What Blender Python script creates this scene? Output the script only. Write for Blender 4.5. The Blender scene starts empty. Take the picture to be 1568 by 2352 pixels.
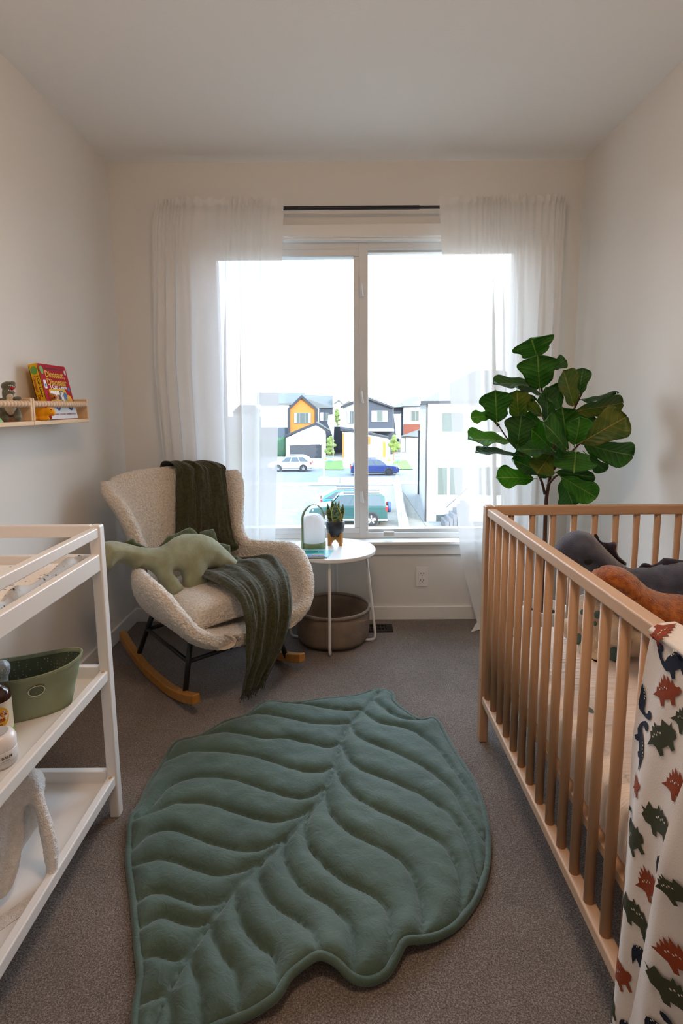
import bpy, bmesh, math, random
import numpy as np
from mathutils import Vector, Matrix, noise
from mathutils.geometry import delaunay_2d_cdt
random.seed(7)
PI = math.pi
COL = bpy.context.scene.collection
V = Vector
# ------------------------------------------------------------------ camera model (image taken as 1568 x 2352)
FPX, PPY, PITCH, YAW, ROLL, CH = 1276.56, 1110.85, .1393, .0002, -.0077, 1.2079
_f = V((-math.sin(YAW) * math.cos(PITCH), math.cos(YAW) * math.cos(PITCH), -math.sin(PITCH)))
_r = V((math.cos(YAW), math.sin(YAW), 0)); _u = _r.cross(_f)
_c, _s = math.cos(ROLL), math.sin(ROLL)
RT, UP, FW = _c * _r + _s * _u, -_s * _r + _c * _u, _f
EYE = V((0, 0, CH))
def ray(u, v): return RT * ((u - 784) / FPX) + UP * ((PPY - v) / FPX) + FW
def at(u, v, Y):
    d = ray(u, v); return EYE + d * (Y / d.y)
def atx(u, v, X):
    d = ray(u, v); return EYE + d * (X / d.x)
def atz(u, v, Z):
    d = ray(u, v); return EYE + d * ((Z - CH) / d.z)
def onp(u, v, P, n):
    d = ray(u, v); return EYE + d * ((P - EYE).dot(n) / d.dot(n))
def prj(P):
    d = P - EYE; w = d.dot(FW); return 784 + FPX * d.dot(RT) / w, PPY - FPX * d.dot(UP) / w

# ------------------------------------------------------------------ materials
def lin(h):
    h = h.lstrip('#'); o = []
    for i in (0, 2, 4):
        c = int(h[i:i + 2], 16) / 255
        o.append(c / 12.92 if c <= .04045 else ((c + .055) / 1.055) ** 2.4)
    return (*o, 1)
MATS = {}
class N:
    def __init__(s, name):
        s.m = bpy.data.materials.new(name); s.m.use_nodes = True; s.t = s.m.node_tree
        s.b = s.t.nodes['Principled BSDF']; s.out = s.t.nodes['Material Output']
    def n(s, k, **kw):
        x = s.t.nodes.new(k)
        for a, b in kw.items(): setattr(x, a, b)
        return x
    def l(s, a, b): s.t.links.new(a, b)
    def math(s, op, a, b=None, c=None):
        x = s.n('ShaderNodeMath', operation=op)
        for i, q in enumerate((a, b, c)):
            if q is None: continue
            if isinstance(q, (int, float)): x.inputs[i].default_value = q
            else: s.l(q, x.inputs[i])
        return x.outputs[0]
    def coord(s, kind='Object', scale=(1, 1, 1), rot=(0, 0, 0)):
        tc = s.n('ShaderNodeTexCoord'); mp = s.n('ShaderNodeMapping')
        mp.inputs['Scale'].default_value = scale; mp.inputs['Rotation'].default_value = rot
        s.l(tc.outputs[kind], mp.inputs['Vector']); return mp.outputs[0]
    def noise(s, vec, scale, detail=2, rough=.5, dist=0):
        x = s.n('ShaderNodeTexNoise'); s.l(vec, x.inputs['Vector'])
        x.inputs['Scale'].default_value = scale; x.inputs['Detail'].default_value = detail
        x.inputs['Roughness'].default_value = rough; x.inputs['Distortion'].default_value = dist
        return x.outputs['Fac']
    def ramp(s, fac, stops):
        x = s.n('ShaderNodeValToRGB'); s.l(fac, x.inputs[0]); e = x.color_ramp.elements
        while len(e) > len(stops): e.remove(e[-1])
        while len(e) < len(stops): e.new(.5)
        for q, (p, c) in zip(e, stops): q.position = p; q.color = c
        return x.outputs[0]
    def bump(s, h, strength=.3, dist=.002):
        x = s.n('ShaderNodeBump'); x.inputs['Strength'].default_value = strength
        x.inputs['Distance'].default_value = dist; s.l(h, x.inputs['Height'])
        s.l(x.outputs[0], s.b.inputs['Normal'])
def mat(name, c, rough=.6, c2=None, vs=20, bs=0, bstr=.3, bd=.002, spec=.3, metal=0, sheen=0, stretch=(1, 1, 1), det=2, mid=(.35, .65), trans=0):
    if name in MATS: return MATS[name]
    k = N(name); b = k.b
    b.inputs['Base Color'].default_value = lin(c); b.inputs['Roughness'].default_value = rough
    b.inputs['Specular IOR Level'].default_value = spec; b.inputs['Metallic'].default_value = metal
    if sheen:
        b.inputs['Sheen Weight'].default_value = sheen; b.inputs['Sheen Roughness'].default_value = .5
    co = k.coord('Object', stretch)
    if c2:
        k.l(k.ramp(k.noise(co, vs, det), [(mid[0], lin(c)), (mid[1], lin(c2))]), b.inputs['Base Color'])
    if bs: k.bump(k.noise(co, bs, 3), bstr, bd)
    if trans:
        tr = k.n('ShaderNodeBsdfTranslucent'); tr.inputs[0].default_value = lin(c2 or c)
        mx = k.n('ShaderNodeMixShader'); mx.inputs[0].default_value = trans
        k.l(b.outputs[0], mx.inputs[1]); k.l(tr.outputs[0], mx.inputs[2]); k.l(mx.outputs[0], k.out.inputs[0])
    MATS[name] = k.m; return k.m
def emit(name, c, s):
    k = N(name); e = k.n('ShaderNodeEmission'); e.inputs[0].default_value = lin(c); e.inputs[1].default_value = s
    k.l(e.outputs[0], k.out.inputs[0]); return k.m

# ------------------------------------------------------------------ mesh builder
ORG = {}
class MB:
    def __init__(s): s.v = []; s.f = []; s.mi = []; s.uv = None
    def add(s, vs, fs, mi=0):
        b = len(s.v); s.v += [V(p) for p in vs]
        for f in fs: s.f.append([b + i for i in f]); s.mi.append(mi)
        return s
    def box(s, a, b, mi=0):
        x0, x1 = sorted((a[0], b[0])); y0, y1 = sorted((a[1], b[1])); z0, z1 = sorted((a[2], b[2]))
        return s.add([(x0, y0, z0), (x1, y0, z0), (x1, y1, z0), (x0, y1, z0), (x0, y0, z1), (x1, y0, z1), (x1, y1, z1), (x0, y1, z1)],
                     [(3, 2, 1, 0), (4, 5, 6, 7), (0, 1, 5, 4), (1, 2, 6, 5), (2, 3, 7, 6), (3, 0, 4, 7)], mi)
    def bar(s, p, q, w, h, up=(0, 0, 1), mi=0, w2=None, h2=None):
        p, q = V(p), V(q); d = (q - p).normalized(); sx = d.cross(V(up)).normalized(); uz = sx.cross(d)
        vs = []
        for P, a, c in ((p, w, h), (q, w2 or w, h2 or h)):
            for i, j in ((-1, -1), (1, -1), (1, 1), (-1, 1)): vs.append(P + sx * (i * a / 2) + uz * (j * c / 2))
        return s.add(vs, [(0, 1, 2, 3), (7, 6, 5, 4), (0, 4, 5, 1), (1, 5, 6, 2), (2, 6, 7, 3), (3, 7, 4, 0)], mi)
    def tube(s, pts, r, n=10, mi=0, cap=True, closed=False):
        pts = [V(p) for p in pts]; m = len(pts); rs = r if isinstance(r, (list, tuple)) else [r] * m
        vs = []; fs = []; nrm = None
        for i, p in enumerate(pts):
            if closed: d = (pts[(i + 1) % m] - pts[i - 1]).normalized()
            else: d = (pts[min(i + 1, m - 1)] - pts[max(i - 1, 0)]).normalized()
            if nrm is None:
                nrm = d.cross(V((0, 0, 1)))
                if nrm.length < 1e-4: nrm = d.cross(V((0, 1, 0)))
            nrm = (nrm - d * nrm.dot(d)).normalized(); bn = d.cross(nrm)
            for k in range(n):
                a = 2 * PI * k / n; vs.append(p + (nrm * math.cos(a) + bn * math.sin(a)) * rs[i])
        for i in range(m if closed else m - 1):
            j = (i + 1) % m
            for k in range(n):
                fs.append((i * n + k, i * n + (k + 1) % n, j * n + (k + 1) % n, j * n + k))
        if cap and not closed:
            fs.append(tuple(range(n))[::-1]); fs.append(tuple(range((m - 1) * n, m * n)))
        return s.add(vs, fs, mi)
    def lathe(s, prof, c=(0, 0, 0), n=40, mi=0, ax=2, sx=1, sy=1):
        vs = []; fs = []; m = len(prof)
        for r, h in prof:
            for k in range(n):
                a = 2 * PI * k / n; x, y = r * math.cos(a) * sx, r * math.sin(a) * sy
                p = (x, y, h) if ax == 2 else ((h, x, y) if ax == 0 else (x, h, y))
                vs.append(V(p) + V(c))
        for i in range(m - 1):
            for k in range(n):
                fs.append((i * n + k, i * n + (k + 1) % n, (i + 1) * n + (k + 1) % n, (i + 1) * n + k))
        if prof[0][0] > 1e-6: fs.append(tuple(range(n))[::-1])
        if prof[-1][0] > 1e-6: fs.append(tuple(range((m - 1) * n, m * n)))
        return s.add(vs, fs, mi)
    def prism(s, pts, off, mi=0):
        pts = [V(p) for p in pts]; off = V(off); n = len(pts)
        return s.add(pts + [p + off for p in pts], [tuple(range(n)), tuple(range(2 * n - 1, n - 1, -1))] +
                     [(i, i + n, (i + 1) % n + n, (i + 1) % n) for i in range(n)], mi)
    def grid(s, rows, mi=0, closed=False):
        m = len(rows); n = len(rows[0]); vs = [p for r in rows for p in r]; fs = []
        for i in range(m - 1):
            for j in range(n if closed else n - 1):
                k = (j + 1) % n; fs.append((i * n + j, i * n + k, (i + 1) * n + k, (i + 1) * n + j))
        return s.add(vs, fs, mi)
    def build(s, name, mats, parent=None, loc=None, smooth=False, bevel=0, seg=2, sub=0, ang=.6, solid=0, disp=None, fix=True):
        me = bpy.data.meshes.new(name); o = bpy.data.objects.new(name, me); COL.objects.link(o)
        if parent is not None:
            org = ORG[parent.name]; o.parent = parent
        else:
            if loc is None:
                lo = [min(p[i] for p in s.v) for i in range(3)]; hi = [max(p[i] for p in s.v) for i in range(3)]
                loc = ((lo[0] + hi[0]) / 2, (lo[1] + hi[1]) / 2, lo[2])
            org = V(loc); o.location = org
        ORG[o.name] = org
        me.from_pydata([p - org for p in s.v], [], s.f)
        if not isinstance(mats, (list, tuple)): mats = [mats]
        for m in mats: me.materials.append(m)
        me.polygons.foreach_set('material_index', s.mi)
        if s.uv:
            ul = me.uv_layers.new(name='UVMap')
            for lp in me.loops: ul.data[lp.index].uv = s.uv[lp.vertex_index]
        if fix:
            bm = bmesh.new(); bm.from_mesh(me)
            bmesh.ops.recalc_face_normals(bm, faces=bm.faces); bm.to_mesh(me); bm.free()
        if smooth: me.polygons.foreach_set('use_smooth', [True] * len(me.polygons))
        if bevel:
            b = o.modifiers.new('bevel', 'BEVEL'); b.width = bevel; b.segments = seg; b.limit_method = 'ANGLE'; b.angle_limit = ang
        if solid:
            b = o.modifiers.new('solid', 'SOLIDIFY'); b.thickness = solid; b.offset = -1
        if sub:
            b = o.modifiers.new('sub', 'SUBSURF'); b.levels = sub; b.render_levels = sub
        if disp:
            tx = bpy.data.textures.new(name + '_grain', 'CLOUDS'); tx.noise_scale = disp[0]; tx.noise_depth = 1
            b = o.modifiers.new('grain', 'DISPLACE'); b.texture = tx; b.strength = disp[1]; b.mid_level = .5; b.texture_coords = 'LOCAL'
        return o
def tag(o, label=None, cat=None, group=None, kind=None):
    if label: o['label'] = label
    if cat: o['category'] = cat
    if group: o['group'] = group
    if kind: o['kind'] = kind
    return o
def empty(name, loc, label=None, cat=None, group=None, kind=None):
    o = bpy.data.objects.new(name, None); COL.objects.link(o); o.location = loc; ORG[o.name] = V(loc)
    return tag(o, label, cat, group, kind)
def dup(o, off, parent):
    c = o.copy(); COL.objects.link(c); c.parent = parent; c.location = V(o.location) + V(off); return c

def spl(tab, x):
    """Catmull-Rom through (x, vector) rows."""
    n = len(tab); i = 0
    while i < n - 2 and x > tab[i + 1][0]: i += 1
    x0, x1 = tab[i][0], tab[i + 1][0]; t = min(1, max(0, (x - x0) / (x1 - x0)))
    def vec(k): return np.array(tab[min(n - 1, max(0, k))][1], float)
    def tan(k):
        a, b = max(0, k - 1), min(n - 1, k + 1); return (vec(b) - vec(a)) / (tab[b][0] - tab[a][0])
    h = x1 - x0; m0, m1 = tan(i) * h, tan(i + 1) * h; p0, p1 = vec(i), vec(i + 1)
    t2, t3 = t * t, t ** 3
    return (2 * t3 - 3 * t2 + 1) * p0 + (t3 - 2 * t2 + t) * m0 + (-2 * t3 + 3 * t2) * p1 + (t3 - t2) * m1
def smoothpoly(pts, k=4, closed=True):
    pts = [np.array(p, float) for p in pts]; n = len(pts); out = []
    for i in range(n if closed else n - 1):
        g = (lambda j: pts[j % n]) if closed else (lambda j: pts[min(n - 1, max(0, j))])
        p0, p1, p2, p3 = g(i - 1), g(i), g(i + 1), g(i + 2)
        for q in range(k):
            t = q / k
            out.append(.5 * ((2 * p1) + (-p0 + p2) * t + (2 * p0 - 5 * p1 + 4 * p2 - p3) * t * t + (-p0 + 3 * p1 - 3 * p2 + p3) * t ** 3))
    if not closed: out.append(pts[-1])
    return out
def segdist(P, A, B):
    d = B - A; L = (d ** 2).sum(1) + 1e-12; out = np.full(len(P), 1e9)
    for i in range(0, len(P), 4000):
        p = P[i:i + 4000, None, :] - A[None]; t = np.clip((p * d[None]).sum(2) / L[None], 0, 1)
        q = p - t[..., None] * d[None]; out[i:i + 4000] = np.sqrt((q ** 2).sum(2).min(1))
    return out
def inside(P, poly):
    r = np.zeros(len(P), bool); x, y = P[:, 0], P[:, 1]; n = len(poly)
    for i in range(n):
        x1, y1 = poly[i]; x2, y2 = poly[(i + 1) % n]
        if y1 == y2: continue
        c = ((y1 > y) != (y2 > y)) & (x < (x2 - x1) * (y - y1) / (y2 - y1) + x1); r ^= c
    return r
def fill2d(poly, sp):
    """triangulate a polygon with an even spread of inner points; returns points, triangles, edge distance"""
    poly = np.array(poly, float); lo, hi = poly.min(0), poly.max(0)
    xs = np.arange(lo[0], hi[0], sp); ys = np.arange(lo[1], hi[1], sp * .87)
    G = np.array([(x + (sp / 2 if j % 2 else 0), y) for j, y in enumerate(ys) for x in xs])
    A, B = poly, np.roll(poly, -1, 0)
    G = G[inside(G, poly)]; G = G[segdist(G, A, B) > sp * .45] if len(G) else G
    n = len(poly); pts = [V((p[0], p[1])) for p in poly] + [V((p[0], p[1])) for p in G]
    v, e, f, *_ = delaunay_2d_cdt(pts, [], [list(range(n))], 1, 1e-6)
    P = np.array([(q.x, q.y) for q in v]); return P, [tuple(q) for q in f], segdist(P, A, B)
def inflate(poly, T, R, sp, frame, back=1.0, wob=0):
    """pillow between two bulged sheets sewn along the outline; frame(a,b,c)->world"""
    P, F, D = fill2d(poly, sp); h = T * np.sqrt(np.clip(1 - (1 - np.clip(D / R, 0, 1)) ** 2, 0, 1))
    if wob: h = h * (1 + wob * np.array([noise.noise(V((p[0] * 9, p[1] * 9, 3))) for p in P]))
    n = len(P); edge = D < 1e-5; vs = [frame(p[0], p[1], q) for p, q in zip(P, h)]; idx = {}
    for i in range(n):
        if edge[i]: idx[i] = i
        else: idx[i] = len(vs); vs.append(frame(P[i][0], P[i][1], -h[i] * back))
    return vs, list(F) + [tuple(idx[i] for i in f[::-1]) for f in F]
def planeframe(P0, n, up=V((0, 0, 1))):
    n = V(n).normalized(); ax = up.cross(n).normalized(); ay = n.cross(ax)
    fr = lambda a, b, c: P0 + ax * a + ay * b + n * c
    def tr(u, v):
        d = onp(u, v, P0, n) - P0; return (d.dot(ax), d.dot(ay))
    return fr, tr
def text2d(s, size=1.0, align='LEFT', bold=0):
    cu = bpy.data.curves.new('t', 'FONT'); cu.body = s; cu.size = size; cu.align_x = align; cu.resolution_u = 3; cu.offset = bold
    o = bpy.data.objects.new('t', cu); COL.objects.link(o)
    dg = bpy.context.evaluated_depsgraph_get(); me = bpy.data.meshes.new_from_object(o.evaluated_get(dg))
    vs = [tuple(v.co) for v in me.vertices]; fs = [tuple(p.vertices) for p in me.polygons]
    bpy.data.objects.remove(o); bpy.data.curves.remove(cu); bpy.data.meshes.remove(me); return vs, fs
def blobs(parts, vox=.006, smooth=3):
    """union of ellipsoids, melted into one surface: (center, radii, euler)"""
    bm = bmesh.new()
    for q in parts:
        c, r = q[0], q[1]; e = q[2] if len(q) > 2 else (0, 0, 0)
        M = Matrix.Translation(V(c)) @ Matrix.LocRotScale(None, __import__('mathutils').Euler(e), V(r))
        bmesh.ops.create_icosphere(bm, subdivisions=3, radius=1, matrix=M)
    me = bpy.data.meshes.new('b'); bm.to_mesh(me); bm.free()
    o = bpy.data.objects.new('b', me); COL.objects.link(o)
    m = o.modifiers.new('r', 'REMESH'); m.mode = 'VOXEL'; m.voxel_size = vox
    m = o.modifiers.new('s', 'SMOOTH'); m.iterations = smooth; m.factor = .5
    dg = bpy.context.evaluated_depsgraph_get(); m2 = bpy.data.meshes.new_from_object(o.evaluated_get(dg))
    vs = [v.co.copy() for v in m2.vertices]; fs = [tuple(p.vertices) for p in m2.polygons]
    bpy.data.objects.remove(o); bpy.data.meshes.remove(me); bpy.data.meshes.remove(m2); return vs, fs
def camframe(P0):
    n = (EYE - P0); n.z = 0; n.normalize(); e = V((0, 0, 1)).cross(n)
    return n, e, math.atan2(e.y, e.x)
def pb(P0, lst, vox=.003, sm=3):
    """ellipsoids given as (u, v, depth towards the viewer, ru, rv, rd[, tilt]) around a spot at its true distance"""
    n, e, az = camframe(P0); sc = P0.y and (EYE - P0).dot(-FW) / FPX; q = []
    for t in lst:
        p = onp(t[0], t[1], P0, n) + n * t[2]; tilt = t[6] if len(t) > 6 else 0
        M = Matrix.Rotation(az, 4, 'Z') @ Matrix.Rotation(-tilt, 4, 'Y')
        q.append((p, (t[3] * sc, t[5], t[4] * sc), M.to_euler()))
    return blobs(q, vox, sm)
SKY, SUN, LAMP, EXPO = 11.5, 9.0, 37.0, 0.0
# ------------------------------------------------------------------ shared materials
paint = mat('wall_paint', '#e2ded8', .75, bs=260, bstr=.08, bd=.001, spec=.2)
ceilp = mat('ceiling_paint', '#f5f2ee', .85, bs=120, bstr=.2, bd=.002, spec=.1)
trimw = mat('trim_white', '#e9e6e1', .4, spec=.4)
vinyl = mat('vinyl_white', '#d3d2d0', .35, spec=.4)
white_lac = mat('white_lacquer', '#ece8e4', .3, spec=.5)
white_metal = mat('white_metal', '#e4e2de', .4, spec=.4)
black_metal = mat('black_metal', '#15161a', .4, spec=.5)
dark_plastic = mat('dark_plastic', '#1c1718', .5)
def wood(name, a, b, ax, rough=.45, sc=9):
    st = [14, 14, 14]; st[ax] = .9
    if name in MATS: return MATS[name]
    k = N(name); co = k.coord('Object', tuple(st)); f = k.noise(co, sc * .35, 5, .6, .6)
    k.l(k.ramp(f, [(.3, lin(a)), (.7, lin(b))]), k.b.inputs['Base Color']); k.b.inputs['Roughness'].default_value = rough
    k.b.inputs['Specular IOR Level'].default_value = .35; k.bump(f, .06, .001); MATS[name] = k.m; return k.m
beechx = wood('beech_x', '#bb9574', '#c9a584', 0); beechy = wood('beech_y', '#c6a68a', '#d3b59a', 1); beechz = wood('beech_z', '#ad8867', '#bd9878', 2)  # same beech; side rails coloured paler as lit, ends and slats darker as shaded
pine = wood('pine_y', '#d9b48c', '#e6c8a2', 1); walnut = wood('walnut_z', '#8a5a38', '#a06b44', 2)
oak = wood('oak_rocker', '#a56f33', '#b9813d', 1, .35); ply = wood('ply_stand', '#a8763c', '#bd8c50', 0)

# carpet
k = N('carpet'); co = k.coord()
n1 = k.noise(co, 310, 4, .75); n2 = k.noise(co, 3.2, 3, .6); n3 = k.noise(co, 120, 2, .6)
mixf = k.math('ADD', k.math('MULTIPLY', n1, .86), k.math('MULTIPLY', n2, .14))
k.l(k.ramp(mixf, [(.34, lin('#3f3531')), (.5, lin('#84756c')), (.66, lin('#cdbeb3'))]), k.b.inputs['Base Color'])
k.b.inputs['Roughness'].default_value = .95; k.b.inputs['Specular IOR Level'].default_value = .05
k.b.inputs['Sheen Weight'].default_value = .2
k.bump(k.math('ADD', k.math('ADD', n1, k.math('MULTIPLY', n3, .5)), k.math('MULTIPLY', n2, 2.0)), .9, .009); carpet = k.m

# ------------------------------------------------------------------ the room
XL, XR, YB, YF, ZC = -1.181, 1.250, 3.034, -.75, 2.44
def S(o, label=None): return tag(o, label, kind='structure')
S(MB().box((XL - .1, YF - .1, -.12), (XR + .1, YB, 0)).build('floor', carpet), 'speckled grey brown carpet')
S(MB().box((XL - .1, YF - .1, ZC), (XR + .1, YB + .2, ZC + .15)).build('ceiling', ceilp))
S(MB().box((XL - .1, YF, 0), (XL, YB, ZC)).build('wall_left', paint))
S(MB().box((XR, YF, 0), (XR + .1, YB, ZC)).build('wall_right', paint))
S(MB().box((XL - .1, YF - .1, 0), (XR + .1, YF, ZC)).build('wall_front', paint))
WX0, WX1, WZ0, WZ1 = -.72, .97, .463, 2.072
b = MB()
for a, c in (((XL - .1, YB, -.12), (WX0, YB + .2, ZC)), ((WX1, YB, -.12), (XR + .1, YB + .2, ZC)), ((WX0, YB, -.12), (WX1, YB + .2, WZ0 - .02)), ((WX0, YB, WZ1), (WX1, YB + .2, ZC))):
    b.box(a, c)
S(b.build('wall_back', paint))
S(MB().box((XL, YF, 0), (XL + .014, YB - .014, .078)).build('baseboard_left', trimw, bevel=.003))
S(MB().box((XR - .014, YF, 0), (XR, YB - .014, .078)).build('baseboard_right', trimw, bevel=.003))
S(MB().box((XL, YB - .014, 0), (XR, YB, .078)).build('baseboard_back', trimw, bevel=.003))
# window
W = empty('window_1', (.125, YB, WZ0), kind='structure')
cz = WZ1
MB().box((WX0 - .065, YB - .018, cz), (WX1 + .065, YB, cz + .062)).build('head_casing', trimw, W, bevel=.003)
MB().box((WX0 - .065, YB - .016, WZ0), (WX0, YB, cz)).build('side_casing', trimw, W, bevel=.003)
MB().box((WX1, YB - .016, WZ0), (WX1 + .065, YB, cz)).build('side_casing', trimw, W, bevel=.003)
MB().box((WX0 - .085, YB - .052, WZ0 - .018), (WX1 + .085, YB + .06, WZ0)).build('sill', trimw, W, bevel=.004)
MB().box((WX0 - .065, YB - .016, WZ0 - .082), (WX1 + .065, YB, WZ0 - .018)).build('apron', trimw, W, bevel=.003)
b = MB(); fy0, fy1 = YB + .05, YB + .13
b.box((WX0, YB, cz - .012), (WX1, fy0, cz)); b.box((WX0, YB, WZ0), (WX0 + .012, fy0, cz)); b.box((WX1 - .012, YB, WZ0), (WX1, fy0, cz))
b.build('jamb', trimw, W)
b = MB()
gx0, gx1 = -.653, .902
b.box((WX0, fy0 - .01, cz - .05), (WX1, fy1, cz)); b.box((WX0, fy0 - .01, WZ0), (WX1, fy1, WZ0 + .032))
b.box((WX0, fy0 - .01, WZ0), (WX0 + .04, fy1, cz)); b.box((WX1 - .04, fy0 - .01, WZ0), (WX1, fy1, cz)); b.box((.098, fy0 - .012, WZ0), (.149, fy1, cz))
b.build('frame', vinyl, W, bevel=.004)
# left casement sash, right fixed bead
def ring(b, x0, x1, z0, z1, w, y0, y1, wb=None, wt=None):
    wb = wb or w; wt = wt or w
    b.box((x0, y0, z0), (x1, y1, z0 + wb)); b.box((x0, y0, z1 - wt), (x1, y1, z1)); b.box((x0, y0, z0 + wb), (x0 + w, y1, z1 - wt)); b.box((x1 - w, y0, z0 + wb), (x1, y1, z1 - wt)); return b
ring(MB(), WX0 + .035, .101, WZ0 + .028, cz - .046, .030, fy0 - .014, fy1 - .02, .036, .038).build('sash', vinyl, W, bevel=.004)
ring(MB(), .145, gx1 + .03, WZ0 + .03, cz - .048, .004, fy0 + .01, fy1 - .02, .02, .012).build('glazing_bead', vinyl, W, bevel=.002)
k = N('window_glass'); tr = k.n('ShaderNodeBsdfTransparent'); gl = k.n('ShaderNodeBsdfGlossy'); gl.inputs['Roughness'].default_value = .02
lw = k.n('ShaderNodeLayerWeight'); lw.inputs[0].default_value = .12; mx = k.n('ShaderNodeMixShader')
fz = k.math('ADD', k.math('MULTIPLY', lw.outputs['Fresnel'], .6), .03)
k.l(fz, mx.inputs[0]); k.l(tr.outputs[0], mx.inputs[1]); k.l(gl.outputs[0], mx.inputs[2]); k.l(mx.outputs[0], k.out.inputs[0]); glass = k.m
MB().box((gx0 - .01, 3.082, .50), (.073 + .006, 3.086, 2.0)).build('pane', glass, W)
MB().box((.146, 3.082, .50), (gx1 + .01, 3.086, 2.02)).build('pane', glass, W)
k = N('insect_screen'); tr = k.n('ShaderNodeBsdfTransparent'); tr.inputs[0].default_value = (.86, .89, .92, 1); k.l(tr.outputs[0], k.out.inputs[0])
MB().box((gx0 - .01, 3.12, .50), (.079, 3.121, 2.0)).build('insect_screen', k.m, W)
for zz in (1.83, 1.27, .72):
    b = MB(); b.box((.104, fy0 - .02, zz - .05), (.116, fy0 - .008, zz + .05)); b.bar((.111, fy0 - .024, zz + .015), (.118, fy0 - .03, zz - .05), .012, .01)
    b.build('latch', vinyl, W, bevel=.002)
MB().box((.232, 3.02, WZ0 + .022), (.292, 3.04, WZ0 + .048)).build('crank_cover', vinyl, W, bevel=.003)

# outlet, vent
o = empty('wall_outlet', (.45, YB, .19), 'white double wall outlet on the back wall right of the side table', 'outlet')
oc = .449
MB().box((oc - .035, YB - .006, .192), (oc + .035, YB, .308)).build('cover_plate', trimw, o, bevel=.003)
b = MB().box((oc - .0175, YB - .009, .216), (oc + .0175, YB - .005, .284)); b.build('receptacle', white_lac, o, bevel=.001)
for z in (.266, .228):
    for q in (-.0075, .0075): MB().box((oc + q - .0015, YB - .0096, z), (oc + q + .0015, YB - .0085, z + .009)).build('slot', dark_plastic, o)
    MB().lathe([(.0028, -.0011), (.0028, 0)], (oc, YB - .0085, z - .006), 10, ax=1).build('ground_hole', dark_plastic, o)
o = empty('floor_vent', (.16, 2.895, 0), 'dark floor register vent in the carpet beside the side table', 'vent')
b = MB(); ring_pts = ((.04, 2.845), (.272, 2.945))
b.box((.04, 2.845, 0), (.272, 2.86, .008)); b.box((.04, 2.93, 0), (.272, 2.945, .008)); b.box((.04, 2.86, 0), (.055, 2.93, .008)); b.box((.238, 2.86, 0), (.272, 2.93, .008)); b.box((.05, 2.86, 0), (.24, 2.93, .002))
b.build('grille_frame', dark_plastic, o, bevel=.002)
b = MB()
for i in range(9): b.box((.066 + i * .02, 2.86, 0), (.071 + i * .02, 2.93, .007))
b.box((.055, 2.893, 0), (.24, 2.897, .007)); b.build('louvres', black_metal, o)

# ceiling lamp (above the frame; seen as a reflection in the left pane)
LP = V((.02, .9, ZC))
o = empty('ceiling_lamp', LP, 'round flush ceiling lamp with a glowing dome', 'lamp')
MB().lathe([(0, 0), (.10, 0), (.10, -.018), (.155, -.022), (.15, -.027), (0, -.028)], LP, 40).build('lamp_base', white_metal, o, smooth=True)
lampmat = emit('lamp_glow', '#ffd6b2', 1.0)
MB().lathe([(.15, -.026), (.160, -.034), (.165, -.05), (.163, -.068), (.150, -.095), (.12, -.118), (.07, -.132), (0, -.138)], LP, 40).build('diffuser', lampmat, o, smooth=True)

# curtain rod + sheers
RY = 2.945
o = empty('curtain_rod', (.1, RY, 2.19), 'black metal curtain rod above the window carrying two white sheers', 'curtain rod')
MB().tube([(-.91, RY, 2.188), (.40, RY, 2.188)], .0095, 14).build('rod', black_metal, o, smooth=True, bevel=.001)
MB().tube([(.39, RY, 2.188), (1.12, RY, 2.188)], .0075, 14).build('rod', black_metal, o, smooth=True, bevel=.001)
for x in (-.905, 1.115):
    MB().bar((x, RY, 2.188), (x, YB, 2.188), .014, .014).build('bracket', black_metal, o)
k = N('sheer_voile'); co = k.coord('Object', (1, 1, 1))
tr = k.n('ShaderNodeBsdfTransparent'); tl = k.n('ShaderNodeBsdfTranslucent'); df = k.n('ShaderNodeBsdfDiffuse')
tl.inputs[0].default_value = (.60, .60, .60, 1); df.inputs[0].default_value = lin('#faf8f5')
m1 = k.n('ShaderNodeMixShader'); m1.inputs[0].default_value = .70; k.l(tl.outputs[0], m1.inputs[1]); k.l(df.outputs[0], m1.inputs[2])
geo = k.n('ShaderNodeLayerWeight'); geo.inputs[0].default_value = .35
weave = k.noise(k.coord('Object', (60, 60, 500)), 1.0, 2)
fac = k.math('ADD', k.math('ADD', .90, k.math('MULTIPLY', geo.outputs['Facing'], .09)), k.math('MULTIPLY', k.math('SUBTRACT', weave, .5), .06))
m2 = k.n('ShaderNodeMixShader'); k.l(fac, m2.inputs[0]); k.l(tr.outputs[0], m2.inputs[1]); k.l(m1.outputs[0], m2.inputs[2]); k.l(m2.outputs[0], k.out.inputs[0])
sheer = k.m
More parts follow.
